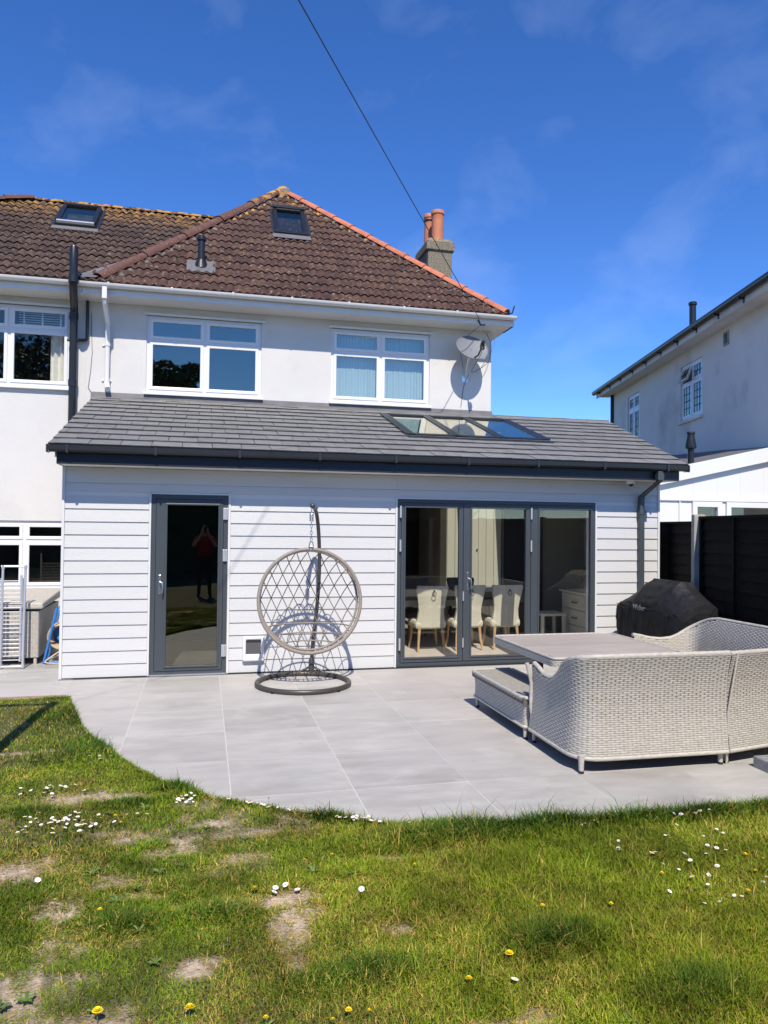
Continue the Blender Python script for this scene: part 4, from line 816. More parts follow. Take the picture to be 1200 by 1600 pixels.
def sofa_wall(t, path, rad, hfun, flare):
    p, n = plan(path, rad); 
    weave('woven_back', p, n, hfun, flare, t)
    q = [(a[0]-b[0]/math.hypot(*b)*.055, a[1]-b[1]/math.hypot(*b)*.055) for a, b in zip(p, n)]
    weave('woven_inner_back', q, n, hfun, flare, t, inward=True)
    rope('top_rail', p, n, hfun, flare, t, .021, -.027); rope('bottom_rail', p, n, lambda s: .108, flare, t, .017, -.006)
    return p, n
def flareA(z, s): q = (z-.1)/.75; return .055*q*q*q + .028*math.cos(q*math.pi*1.0)*(1-q)*1.0 - .012*math.sin(q*math.pi)
# corner sofa, one unit with its back to the lawn ...
sofa = T('wicker_sofa', (4.9, -3.9, 0), 'grey wicker sofa with curved arm, its woven back turned to the lawn', 'sofa')
armx = [0, .06, .14, .22, .30, .36, .42, 1.0]
def hA(s):
    d = s*1.95                                             # metres from the arm's front end
    return interp(d, [0, .06, .16, .27, .36, .45, .56, .66, .78, .9, 3], [.655, .640, .600, .588, .605, .66, .745, .805, .84, .853, .856]) - .0
sofa_wall(sofa, [(4.285, -3.42), (4.275, -4.26), (5.49, -4.28)], [0, .20, 0], hA, flareA)
O('front_post', G().tube([(4.30, -3.43, .0), (4.30, -3.43, .11), (4.272, -3.42, .30), (4.275, -3.42, .5), (4.235, -3.42, .66)], [.016, .016, .015, .015, .017], 10), 'wicker', sofa, smooth=60)
for x, y in ((4.30, -4.235), (5.46, -4.25), (5.46, -3.50)): O('leg', G().lathe([(.017, 0), (.024, .13)], (x, y, 0), 12), 'wicker', sofa, smooth=40)
def shoe(x, y, par): O('foot_cap', G().lathe([(.02, 0), (.02, .018)], (x, y, 0), 12), 'black', par, smooth=40)
for x, y in ((4.30, -4.235), (5.46, -4.25), (4.30, -3.43)): shoe(x, y, sofa)
O('seat', G().box(4.33, 5.49, -4.2, -3.46, .12, .36), 'wicker_d', sofa); O('seat_front', G().box(4.33, 5.49, -3.46, -3.43, .11, .37), 'wicker', sofa)
# ... and the corner unit with the long side along the barbecue
sofb = T('wicker_corner_sofa', (6.5, -3.2, 0), 'grey wicker corner sofa unit with rounded corner and far curved arm beside the barbecue', 'sofa')
def hB(s):
    L_ = 4.15; d = (1-s)*L_                                # metres from the far arm's front end
    return interp(d, [0, .08, .2, .34, .48, .60, .72, .84, .96, 1.1, 5], [.645, .632, .605, .59, .60, .64, .71, .775, .82, .842, .848])
sofa_wall(sofb, [(5.495, -4.275), (6.90, -4.0), (6.90, -1.93), (6.13, -1.93)], [0, .45, .22, 0], hB, flareA)
O('end_post', G().tube([(5.505, -4.26, .0), (5.505, -4.275, .12), (5.50, -4.285, .4), (5.56, -4.32, .85)], .009, 8), 'wicker', sofb, smooth=60)
for x, y in ((5.52, -4.235), (6.8, -3.9), (6.84, -2.0), (6.16, -1.97), (6.2, -3.4)): O('leg', G().lathe([(.017, 0), (.024, .13)], (x, y, 0), 12), 'wicker', sofb, smooth=40); shoe(x, y, sofb)
O('seat', G().hexa([(5.52, -4.2, .12), (6.84, -3.94, .12), (6.84, -2.0, .12), (6.15, -2.0, .12), (6.15, -3.45, .12), (5.52, -3.45, .12)], [(5.52, -4.2, .36), (6.84, -3.94, .36), (6.84, -2.0, .36), (6.15, -2.0, .36), (6.15, -3.45, .36), (5.52, -3.45, .36)]), 'wicker', sofb, bevel=.01)
# bench on the left of the table
bench = T('wicker_bench', (4.45, -2.75, 0), 'low grey wicker bench beside the patio table on the house side', 'bench')
def fl0(z, s): q = (z-.1)/.27; return .02*q*q-.012*math.sin(q*math.pi)
bp, bn = plan([(4.64, -2.13), (4.24, -2.13), (4.24, -3.36), (4.64, -3.36), (4.64, -2.13)], [0, .05, .05, .05, 0])
weave('woven_side', bp, bn, lambda s: .352, fl0, bench); rope('bottom_rail', bp, bn, lambda s: .108, fl0, bench, .013)
def weave_flat(name, x0, x1, y0, y1, z, parent, row=.014, period=.05, amp=.002):
    n = int((x1-x0)/period*4); xs = np.linspace(x0, x1, n+1); V_ = []; F_ = []; base = 0; pat = np.array([.75, 1, .75, -.9])
    for j in range(int((y1-y0)/row)):
        d = amp*pat[(np.arange(n+1)+(2 if j % 2 else 0)) % 4]
        for fz, fd in ((.04, -.35), (.5, .35), (.96, -.35)): V_.append(np.stack([xs, np.full(n+1, y0+(j+fz)*row), z+d+amp*fd], 1))
        i = np.arange(n)
        for q in range(2): a = base+q*(n+1)+i; F_.append(np.stack([a, a+1, a+n+2, a+n+1], 1))
        base += 3*(n+1)
    me = bpy.data.meshes.new(name); me.from_pydata(np.concatenate(V_).tolist(), [], np.concatenate(F_).tolist()); me.materials.append(M['wicker']); me.polygons.foreach_set('use_smooth', [True]*len(me.polygons))
    o = bpy.data.objects.new(name, me); COL.objects.link(o); attach(o, parent); return tag(o, kind='stuff')
weave_flat('woven_seat', 4.22, 4.66, -3.38, -2.11, .362, bench); O('seat_base', G().box(4.23, 4.65, -3.37, -2.12, .30, .357), 'wicker_d', bench)
rope('seat_edge', bp, bn, lambda s: .355, lambda z, s: .014, bench, .016)
for x, y in ((4.27, -2.17), (4.27, -3.32), (4.61, -2.17), (4.61, -3.32)): O('leg', G().lathe([(.016, 0), (.022, .13)], (x, y, 0), 12), 'wicker', bench, smooth=40); shoe(x, y, bench)
# table
tb = T('patio_table', (5.1, -2.75, 0), 'square patio table with greyish wood plank top and woven rim', 'table')
TX0, TX1, TY0, TY1, TZ = 4.46, 5.78, -3.45, -2.09, .695
cn = .06
for k in range(9):
    y0 = TY0+.035+(TY1-TY0-.07)*k/9; y1 = TY0+.035+(TY1-TY0-.07)*(k+1)/9-.0025; ins = .012 if k in (0, 8) else 0
    O('plank', G().box(TX0+.03+ins, TX1-.03-ins, y0, y1, TZ-.02, TZ+random.uniform(-.0006, .0006)), 'plank', tb, bevel=.0015)
rp, rn = plan([(TX1, -2.6), (TX1, TY1), (TX0, TY1), (TX0, TY0), (TX1, TY0), (TX1, -2.6)], [0, cn, cn, cn, cn, 0])
weave('woven_rim', rp, rn, lambda s: TZ-.008, lambda z, s: 0.0, tb, z0=TZ-.075, row=.0135, period=.05)
rope('rim_edge', rp, rn, lambda s: TZ-.006, lambda z, s: -.010, tb, .013); O('apron', G().box(TX0+.03, TX1-.03, TY0+.03, TY1-.03, TZ-.07, TZ-.022), 'wicker_d', tb)
for x in (TX0+.36, TX1-.3):
    for y in (TY0+.3, TY1-.3): O('leg', G().box(x-.04, x+.04, y-.04, y+.04, 0, TZ-.07), 'wicker_d', tb, bevel=.01)
tag(O('stone_block', G().box(5.66, 6.6, -4.62, -4.36, -.01, .085), 'granite', bevel=.008), 'grey stone kerb block lying behind the wicker corner sofa', 'stone block')
# ------------------------------------------------------------------ covered barbecue
bq = T('covered_barbecue', (7.1, -1.1, 0), 'barbecue under a black fabric cover beside the fence', 'barbecue')
def bbq():
    # cross sections along y, profile in (x, z); front faces -x; loose cloth with folds hanging from the shoulders
    key = [(.02, .0), (.0, .30), (-.005, .60), (.0, .80), (.035, .90), (.10, .985), (.20, 1.10), (.34, 1.165), (.48, 1.15), (.58, 1.02), (.62, .88), (.635, .55), (.62, .0)]
    prof = []
    for a, b in zip(key[:-1], key[1:]): prof += [(lerp(a[0], b[0], q/4), lerp(a[1], b[1], q/4)) for q in range(4)]
    prof.append(key[-1]); ys = np.linspace(-1.72, -.42, 66); rows = []
    for y in ys:
        e = abs((y+1.07)/.65); row = []
        for (x, z) in prof:
            h = z if z <= .80 else .80+(z-.80)*(1 if e < .45 else lerp(1, .30, ((e-.45)/.55)**.8))
            xx = .31+(x-.31)*(1.0 if e < .93 else lerp(1, .94, (e-.93)/.07))
            hang = max(0, min(1, (.88-z)/.5))
            fold = abs(float(vnoise(y*2.2+x*6, 3.1+z*.5, 3.0))-.5)*2
            fold2 = abs(float(vnoise(y*5+z*2.0, x*8+z*3.0, 2.2))-.5)*2
            d = hang*(.05*(fold-.4))+.022*(fold2-.4)+.012*(float(vnoise(y*12, z*12+x*5, 1.5))-.5)
            row.append((6.83+xx+d*(-1 if x < .3 else 1), y-d*.3, max(.0, h-(.02*(fold2-.4) if z > .3 else 0))))
        rows.append(row)
    g = G().sheet(rows); n = len(prof)
    for rw, s_ in ((rows[0], -1), (rows[-1], 1)):           # end panels, folded too
        cx = 7.145; prev = rw
        for f in (.66, .33):
            nx_ = []
            for p in rw:
                q = (cx+(p[0]-cx)*f, p[1]+s_*(.012+.05*(abs(float(vnoise(p[0]*f*9+p[2], p[2]*3, 2.4))-.5)*2-.3)*(p[2] < .75)), lerp(.42, p[2], .55+.45*f)); nx_.append(q)
            g.sheet([prev, nx_] if s_ < 0 else [nx_, prev]); prev = nx_
        g.poly(prev if s_ < 0 else prev[::-1])
    return g
bo = O('cover', bbq(), 'cover', bq, smooth=38)
for xs_, zs_ in ((6.838, .82), (7.455, .86)): O('seam', G().tube([(xs_, y, zs_+.004*math.sin(y*9)) for y in np.linspace(-1.70, -.44, 20)], .006, 5), 'black', bo)
O('cover_hem', G().tube([(6.83, -1.73, .02), (6.83, -.41, .02), (7.47, -.41, .02), (7.47, -1.73, .02), (6.83, -1.73, .02)], .012, 6), 'black', bq)
tcu = bpy.data.curves.new('t', 'FONT'); tcu.body = 'Weber'; tcu.size = .095; tcu.shear = .2; tcu.extrude = .002; tcu.align_x = 'CENTER'; tcu.align_y = 'CENTER'
tob = bpy.data.objects.new('t', tcu); COL.objects.link(tob); bpy.context.view_layer.update()
tme = bpy.data.meshes.new_from_object(tob.evaluated_get(bpy.context.evaluated_depsgraph_get())); bpy.data.objects.remove(tob)
tme.materials.clear(); tme.materials.append(M['print']); lo = bpy.data.objects.new('logo_print', tme); COL.objects.link(lo)
lo.matrix_world = Matrix(((0, 0, -1, 6.806), (-1, 0, 0, -.99), (0, 1, 0, .825), (0, 0, 0, 1))); 
lo.matrix_basis = lo.matrix_world.copy(); attach(lo, bq)
# ------------------------------------------------------------------ hanging egg chair
eg = T('hanging_egg_chair', (2.72, -.8, 0), 'round hanging egg chair of open rattan lattice on a grey steel stand', 'hanging chair')
bc = Vector((2.70, -.83, 0)); br = .515
O('base_ring', G().tube([(bc.x+br*math.cos(a), bc.y+br*math.sin(a), .03) for a in [2*math.pi*k/48 for k in range(49)]], .027, 10), 'bronze', eg, smooth=60)
pole = [(2.86, -.34, .03), (2.86, -.33, .12), (2.885, -.29, .45), (2.93, -.27, .85), (2.95, -.27, 1.2), (2.945, -.29, 1.5), (2.92, -.36, 1.75), (2.88, -.48, 1.92), (2.83, -.62, 2.0), (2.79, -.76, 2.005)]
def smooth_path(P, n=8):
    P = [Vector(p) for p in P]; out = []
    for i in range(len(P)-1):
        p0, p1, p2, p3 = P[max(i-1, 0)], P[i], P[i+1], P[min(i+2, len(P)-1)]
        for k in range(n): t = k/n; out.append(.5*((2*p1)+(p2-p0)*t+(2*p0-5*p1+4*p2-p3)*t*t+(3*p1-p0-3*p2+p3)*t**3))
    out.append(P[-1]); return out
O('pole', G().tube(smooth_path(pole), .023, 10), 'bronze', eg, smooth=60)
O('pole_foot', G().lathe([(.034, 0), (.034, .16), (.026, .18)], (2.86, -.335, .03), 12), 'bronze', eg, smooth=40); O('brace', G().tube([(2.70, -.33, .04), (2.86, -.335, .12), (3.02, -.39, .04)], .014, 8), 'bronze', eg)
for k in range(4):
    a = [.6, 2.4, 3.9, 5.4][k]; O('foot_pad', G().box(bc.x+br*math.cos(a)-.02, bc.x+br*math.cos(a)+.02, bc.y+br*math.sin(a)-.03, bc.y+br*math.sin(a)+.03, 0, .012), 'black', eg)
O('end_knob', G().lathe([(.012, -.03), (.028, -.018), (.033, 0), (.028, .018), (.012, .03)], (2.785, -.79, 2.015), 14), 'bronze', eg, smooth=60)
hx, hy = 2.775, -.80
O('hook', G().tube([(hx, hy, 2.0), (hx, hy, 1.93)], .008, 8), 'steel', eg); g = G(); O('spring', G().tube([(hx+.02*math.cos(a), hy+.02*math.sin(a), 1.93-.09*a/(2*math.pi*9)) for a in [2*math.pi*9*k/90 for k in range(91)]], .0055, 5), 'steel', eg, smooth=60)
for k in range(6):
    z = 1.82-.037*k; v = (k % 2)
    O('chain_link', G().tube([(hx+(.011*math.cos(a) if v else 0), hy+(0 if v else .011*math.cos(a)), z+.023*math.sin(a)) for a in [2*math.pi*q/12 for q in range(13)]], .0038, 5), 'steel', eg, smooth=60)
O('carabiner', G().tube([(hx+.022*math.cos(a), hy, 1.565+.045*math.sin(a)) for a in [2*math.pi*q/16 for q in range(17)]], .006, 6), 'steel', eg, smooth=60)
# basket: rim circle tilted so that the seat juts forward; lattice bowl behind it
bcz = .948; rr = .575; tilt = R(8)
def rimp(a, r=rr, back=0.0): 
    x, z = r*math.cos(a), r*math.sin(a); y = -math.sin(tilt)*(-z)*-1
    return Vector((hx-.012+x, -.86+z*math.sin(tilt)+back, bcz+z*1.0))
O('rim', G().tube([rimp(2*math.pi*k/72) for k in range(73)], .020, 12), 'rattan', eg, smooth=60)
O('inner_rim', G().tube([rimp(2*math.pi*k/72, rr*.965, .10) for k in range(73)], .014, 8), 'rattan', eg, smooth=60)
def bowl(x, z):
    q = min(1.0, math.hypot(x, z)/rr); dep = .46*(1-q**2.6)**.55 if q < 1 else 0
    if z < 0: dep = dep*(1+.12*(-z/rr))
    return Vector((hx-.012+x, -.86+z*math.sin(tilt)+dep, bcz+z))
for sg in (-1, 1):
    for k in range(-7, 8):
        pts = []; c0 = k*.135
        for i in range(41):
            z = -rr+2*rr*i/40; x = c0+sg*z*.50*(1.0); x = x+0*sg
            if x*x+z*z <= (rr*.985)**2: pts.append(bowl(x, z))
        if len(pts) > 4: 
            # end the strand on the rim
            def endp(p): 
                v = Vector((p.x-hx+.012, p.z-bcz)); v = v.normalized()*rr; return Vector((hx-.012+v.x, -.86+v.y*math.sin(tilt), bcz+v.y))
            pts = [endp(pts[0])]+pts+[endp(pts[-1])]
            O('strand', G().tube(pts, .0050, 6), 'rattan_d', eg, smooth=60)
for zz in (-.30, -.40, -.48): 
    w = math.sqrt((rr*.985)**2-zz*zz); O('seat_hoop', G().tube([bowl(lerp(-w, w, i/24), zz) for i in range(25)], .0075, 6), 'rattan', eg, smooth=60)
for k in range(15):
    a = R(232+k*5.4); O('lashing', G().tube([rimp(a), rimp(a, rr*1.0, .06)+Vector((0, 0, -.02)), rimp(a, rr*.965, .10)], .007, 6), 'rattan_d', eg)
O('top_bracket', G().box(hx-.028, hx+.028, -.80, -.76, 1.50, 1.56), 'steel', eg, bevel=.005)

# ------------------------------------------------------------------ dish, cables, security camera
ds = T('satellite_dish', (5.9, 2.85, 4.6), 'grey mesh satellite dish on the white wall near the house corner', 'satellite dish')
dc = Vector((5.90, 2.53, 4.79)); dn = Vector((.10, -.86, .50)).normalized(); dx = Vector((1, .1, 0)); dx = (dx-dn*dx.dot(dn)).normalized(); dy = dn.cross(dx)
if dy.z < 0: dy = -dy
def disc(p, q): r2 = p*p+q*q; return dc+dx*(p*.285)+dy*(q*.25)-dn*(.05*(1-r2))
rows = [[disc(r*math.cos(a), r*math.sin(a)) for a in [2*math.pi*k/36 for k in range(37)]] for r in (.001, .2, .4, .6, .8, 1.0)]
g = G().sheet(rows); O('reflector', g, 'mesh_grey', ds, smooth=60); O('rim', G().tube(rows[-1], .008, 6), 'mesh_grey', ds, smooth=60)
feed = dc+dn*.30-dy*.20; O('feed_arm', G().tube([dc-dy*.20-dn*.03, dc-dy*.26+dn*.1, feed-dy*.03], .014, 8), 'black', ds); 
O('receiver', G().tube([feed+dn*.06, feed-dn*.01], .032, 10).box(feed.x-.03, feed.x+.03, feed.y-.03, feed.y+.03, feed.z-.09, feed.z-.01), 'black', ds)
O('mount', G().tube([dc-dn*.05, (5.90, 2.72, 4.60), (5.90, 2.78, 4.52), (5.90, 2.85, 4.40), (5.90, YM-.01, 4.36)], .019, 8).box(5.85, 5.95, YM-.012, YM, 4.28, 4.44), 'steel', ds, smooth=50)
O('dish_cable', G().tube(smooth_path([feed, feed+Vector((-.02, .0, -.16)), (5.95, 2.7, 4.42), (6.2, 2.75, 4.55), (6.33, 2.85, 4.70), (6.36, 2.86, 4.95), (6.25, 2.8, 5.12)], 5), .005, 5), 'black', ds)
O('dish_cable', G().tube(smooth_path([(5.95, 2.85, 4.4), (5.88, 2.89, 4.2), (5.86, 2.885, 4.05), (5.83, 2.88, 3.86)], 5), .005, 5), 'mortar', ds)
O('dish_cable', G().tube(smooth_path([(6.02, 2.62, 4.62), (6.2, 2.8, 4.68), (6.37, 2.88, 4.82), (6.42, 2.84, 5.0), (6.40, 2.75, 5.17)], 5), .004, 5), 'white_metal', ds)
cb = T('overhead_cable', (5.95, 2.5, 5.2), 'thin black overhead telephone cable running to the corner of the eaves', 'cable')
cend = Vector((5.97, 2.42, 5.26)); far = Vector((-5.52, -14.92, 8.30)); pts = [cend.lerp(far, t)+Vector((0, 0, -.12*4*t*(1-t))) for t in [k/40 for k in range(41)]]
O('span', G().tube(pts, .0055, 6), 'black', cb); O('clamp', G().tube([cend+Vector((0, .02, -.02)), (6.02, 2.47, 5.16), (6.1, 2.48, 5.17)], .012, 6), 'black', cb)
O('drop_lead', G().tube(smooth_path([(6.02, 2.47, 5.16), (5.85, 2.7, 5.0), (5.80, 2.86, 4.88), (5.86, 2.86, 4.5)], 5), .004, 5), 'black', cb)
pole_t = T('telegraph_pole', (-5.52, -14.97, 0), 'tall brown telegraph pole standing at the side of the garden', 'pole'); O('shaft', G().tube([(-5.52, -15.02, -.1), (-5.52, -15.02, 8.7)], [.13, .09], 12), 'bark', pole_t, smooth=60); O('arm', G().box(-5.87, -5.17, -15.16, -15.10, 8.3, 8.4), 'bark', pole_t)
sc_ = T('security_camera', (7.2, -.17, 2.40), 'small white dome security camera under the dark extension eaves', 'camera')
O('housing', G().lathe([(.055, .0), (.06, .02), (.06, .048)], (7.2, -.17, 2.40), 16), 'white_metal', sc_, smooth=40); O('dome', G().lathe([(.008, -.034), (.025, -.028), (.034, -.01), (.036, 0)], (7.2, -.17, 2.40), 16), 'black', sc_, smooth=60)

# ------------------------------------------------------------------ things beside the extension on the left
ar = T('clothes_airer', (-.75, .8, 0), 'folded silver clothes airer standing in front of the wicker storage box', 'clothes airer')
for x in (-.80, -.545):
    O('upright', G().tube([(x, .74, 0.012), (x, .80, 1.25)], .015, 8), 'alu', ar, smooth=60); O('rear_upright', G().tube([(x-.03, .92, .012), (x-.03, .86, 1.10)], .013, 8), 'alu', ar, smooth=60)
O('top_bar', G().tube([(-.82, .80, 1.25), (-.53, .80, 1.25)], .013, 8), 'alu', ar); O('bottom_bar', G().tube([(-.82, .74, .03), (-.53, .74, .03)], .012, 8), 'alu', ar)
for z0, n in ((.08, 6), (.42, 7), (.80, 6)):
    O('rack_side', G().tube([(-.585, .78, z0), (-.59, .80, z0+.34)], .014, 8), 'alu', ar); O('rack_side', G().tube([(-1.2, .78, z0), (-1.2, .80, z0+.34)], .014, 8), 'alu', ar)
    for k in range(n): O('rod', G().tube([(-1.2, .79, z0+.02+.05*k), (-.585, .79, z0+.02+.05*k)], .0055, 6), 'white_metal', ar)
for k in range(4): O('corner_joint', G().lathe([(.02, -.02), (.02, .02)], ((-.545, -.80)[k % 2], (.80, .74)[k//2], (1.24, .03)[k//2]), 10), 'alu', ar)
O('upright', G().tube([(-1.2, .74, .012), (-1.2, .80, 1.25)], .015, 8), 'alu', ar)
sb = T('storage_box', (-.8, 1.6, 0), 'grey wicker garden storage box with its lid propped open against the white wall', 'storage box')
p_, n_ = plan([(-.42, 2.3), (-1.15, 2.3), (-1.15, 1.0), (-.42, 1.0), (-.42, 2.3)], [0, .02, .02, .02, 0]); p_ = p_[::1]
weave('woven_side', p_, [(a, b) for a, b in n_], lambda s: .68, lambda z, s: 0.0, sb, z0=.09)
O('box_body', G().box(-1.14, -.43, 1.01, 2.29, .08, .66), 'wicker_d', sb); O('lid', G().hexa([(-1.2, .96, .70), (-.37, .96, .70), (-.37, 2.34, .74), (-1.2, 2.34, .74)], [(-1.2, .96, .78), (-.37, .96, .78), (-.37, 2.34, .86), (-1.2, 2.34, .86)]), 'wicker', sb, bevel=.02)
for x, y in ((-.46, 1.03), (-1.1, 1.03), (-.46, 2.25), (-1.1, 2.25)): O('leg', G().lathe([(.02, 0), (.022, .1)], (x, y, 0), 10), 'wicker', sb)
O('lid_stay', G().box(-1.0, -.6, 2.2, 2.26, .6, .75), 'wicker_d', sb)
hr_ = T('hose_reel', (-.2, 1.15, 0), 'blue hose reel stand with coiled beige hose beside the white clad corner', 'hose reel')
for y in (1.02, 1.30):
    O('stand', G().tube([(-.36, y, .015), (-.22, y+.02, .70), (-.2, y+.03, .72), (-.17, y+.02, .66), (-.10, y, .02)], .014, 8), 'blue', hr_, smooth=60)
O('foot_bar', G().tube([(-.36, 1.02, .018), (-.36, 1.30, .018)], .017, 8).tube([(-.36, 1.02, .018), (-.10, 1.02, .018)], .015, 8), 'blue', hr_); O('axle', G().tube([(-.17, 1.0, .33), (-.17, 1.32, .33)], .03, 10), 'blue', hr_)
for y in (1.29,): O('drum_flange', G().lathe([(.05, -.008), (.16, -.008), (.16, .008), (.05, .008)], (-.17, y, .33), 24, 'y'), 'blue', hr_, smooth=40)
O('hose', G().tube([(-.17+(.13+.006*math.sin(t*3.1)+.045*(t/(2*math.pi*14)))*math.cos(t), 1.07+.18*abs(((t/(2*math.pi*7)) % 2)-1), .33+(.13+.045*(t/(2*math.pi*14)))*math.sin(t)) for t in [2*math.pi*14*k/420 for k in range(421)]], .0105, 6), 'hose', hr_, smooth=60)
O('hose_end', G().tube(smooth_path([(-.17, 1.06, .155), (-.28, 1.0, .08), (-.33, .97, .03), (-.22, .95, .012), (-.08, .98, .012)], 6), .0105, 6), 'hose', hr_, smooth=60)
O('hose_connector', G().tube([(-.08, .98, .012), (-.03, .985, .014)], .016, 8), 'blue', hr_)
# ------------------------------------------------------------------ furniture seen through the bifold doors
def dining_chair(x, y, label, fabric='linen', flip=1):
    """button-back dining chair; its back faces the door (towards -y)"""
    t = T('dining_chair', (x, y, .012), label, 'dining chair'); fl = .012
    rows = []; prof = [(.36, .215), (.42, .215), (.50, .195), (.60, .185), (.72, .20), (.84, .222), (.92, .235), (.955, .225)]
    for z, w in prof:
        b = -.0-.09*((z-.36)/.6)**1.3; row = []
        for k in range(9): a = -1+k/4; row.append((x+a*w, y+flip*(b+.05*a*a), z))
        rows.append(row)
    back = [[(p[0], p[1]+flip*.055, p[2]) for p in r] for r in rows]
    g = G().sheet(rows).sheet([r[::-1] for r in back])
    g.sheet([rows[-1], back[-1]]).sheet([[r[0] for r in rows], [r[0] for r in back]]).sheet([[r[-1] for r in back], [r[-1] for r in rows]])
    b = O('backrest', g, fabric, t, smooth=60)
    O('seat', G().box(x-.235, x+.235, min(y+flip*.02, y+flip*.48), max(y+flip*.02, y+flip*.48), .33, .46), fabric, t, bevel=.05)
    yb = y-flip*.055; O('ring_pull', G().tube([(x+.028*math.cos(a), yb-flip*.055, .845+.032*math.sin(a)) for a in [2*math.pi*k/16 for k in range(17)]], .005, 6).box(x-.012, x+.012, yb-.052-.004, yb-.048+.004, .87, .90), 'black', b)
    for dx_, dy_, s in ((-.17, .04, -1), (.17, .04, 1), (-.18, .42, -1), (.18, .42, 1)):
        O('leg', G().tube([(x+dx_, y+flip*dy_, .34), (x+dx_+s*.012, y+flip*(dy_-.01), .18), (x+dx_+s*.03, y+flip*(dy_-(.05 if dy_ < .1 else -.01)), fl)], [.024, .02, .015], 8), 'oak', t, smooth=60)
    return t
dining_chair(4.76, .98, 'cream upholstered dining chair with ring pull behind the left bifold pane')
dining_chair(5.34, 1.02, 'cream upholstered dining chair behind the middle bifold door stile')
dining_chair(5.92, 1.02, 'cream upholstered dining chair half in shade behind the middle bifold pane')
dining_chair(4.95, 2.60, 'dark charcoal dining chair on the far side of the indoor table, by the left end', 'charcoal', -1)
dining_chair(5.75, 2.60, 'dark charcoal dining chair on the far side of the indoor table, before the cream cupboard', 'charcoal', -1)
dt = T('dining_table', (5.2, 1.9, .012), 'cream painted indoor dining table behind the upholstered chairs', 'table')
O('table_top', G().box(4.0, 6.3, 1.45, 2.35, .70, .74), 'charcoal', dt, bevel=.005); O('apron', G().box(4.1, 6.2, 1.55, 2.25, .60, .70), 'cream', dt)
for x in (4.15, 6.15):
    for y in (1.6, 2.2): O('leg', G().box(x-.04, x+.04, y-.04, y+.04, .012, .62), 'cream', dt)
cp = T('tall_cupboard', (5.95, 3.2, .012), 'tall cream panelled cupboard lit by the roof lights inside', 'cupboard')
O('carcass', G().box(5.57, 6.545, 2.80, 3.15, .012, 2.46), 'cream', cp)
for k in range(7):
    a = 5.575+k*.139; O('door_board', G().box(a, a+.133, 2.775, 2.80, .06, 2.44), 'cream', cp, bevel=.004)
O('knob', G().lathe([(.014, -.03), (.014, 0)], (6.10, 2.775, 1.42), 10, 'y'), 'steel', cp)
cd_ = T('chest_of_drawers', (7.6, 1.5, .012), 'pale chest of drawers against the sage wall behind the right bifold pane', 'chest of drawers')
O('carcass', G().box(7.24, 7.60, .95, 1.9, .012, .78), 'cream', cd_, bevel=.006); O('top', G().box(7.2, 7.63, .92, 1.93, .78, .81), 'cream', cd_, bevel=.004)
for k in range(3): dd = O('drawer', G().box(7.225, 7.24, .98, 1.87, .06+.24*k, .28+.24*k), 'cream', cd_, bevel=.004); O('drawer_pull', G().tube([(7.215, 1.34, .17+.24*k), (7.195, 1.36, .16+.24*k), (7.195, 1.48, .16+.24*k), (7.215, 1.50, .17+.24*k)], .007, 6), 'black', dd)
pt = T('potted_plant', (7.4, 1.15, .81), 'dark leafy houseplant in a pot standing on the chest of drawers', 'plant')
O('pot', G().lathe([(.05, 0), (.075, .13), (.08, .14), (.07, .14)], (7.4, 1.15, .81), 14), 'charcoal', pt, smooth=40)
for k in range(16):
    a = k*2.4; L_ = .16+.12*random.random(); hgt = .12+.22*random.random(); rows = []
    for i in range(5):
        s = i/4; r_ = L_*s; z = .94+hgt*math.sin(s*2.2); w = .03*math.sin(math.pi*min(1, s*.9+.08)); c_, s_ = math.cos(a), math.sin(a)
        rows.append([(7.4+c_*r_-s_*w, 1.15+s_*r_+c_*w, z), (7.4+c_*r_, 1.15+s_*r_, z-.006), (7.4+c_*r_+s_*w, 1.15+s_*r_-c_*w, z)])
    O('leaf', G().sheet(rows), 'plantleaf', pt, smooth=60)
stl = T('white_stool', (6.95, 1.75, .012), 'small white stool with square legs beside the chest of drawers', 'stool')
O('seat', G().box(6.72, 7.14, 1.55, 1.95, .42, .46), 'cream', stl, bevel=.005)
for x in (6.75, 7.11):
    for y in (1.58, 1.92): O('leg', G().box(x-.022, x+.022, y-.022, y+.022, .012, .42), 'cream', stl)
# ------------------------------------------------------------------ the garden behind the camera, seen in the glass, plus a tree added for its shadow
def leaves(name, parent, m, cents, n, size):
    V_ = []; F_ = []
    C_ = np.array([c[:3] for c in cents]); Rr = np.array([c[3] for c in cents]); pick = rng.integers(0, len(cents), n)
    u = rng.normal(size=(n, 3)); u /= np.linalg.norm(u, axis=1)[:, None]; rad = Rr[pick]*(.55+.5*rng.random(n)**.6); P = C_[pick]+u*rad[:, None]*np.array([1, 1, .85])
    a = rng.normal(size=(n, 3)); a /= np.linalg.norm(a, axis=1)[:, None]; b = np.cross(a, rng.normal(size=(n, 3))); b /= np.linalg.norm(b, axis=1)[:, None]
    s = size*(.6+.8*rng.random(n))[:, None]
    V = np.stack([P-a*s, P+b*s*.45, P+a*s, P-b*s*.45], 1).reshape(-1, 3); k = np.arange(n)*4
    me = bpy.data.meshes.new(name); me.from_pydata(V.tolist(), [], np.stack([k, k+1, k+2, k+3], 1).tolist()); me.materials.append(M[m])
    o = bpy.data.objects.new(name, me); COL.objects.link(o); attach(o, parent); return o
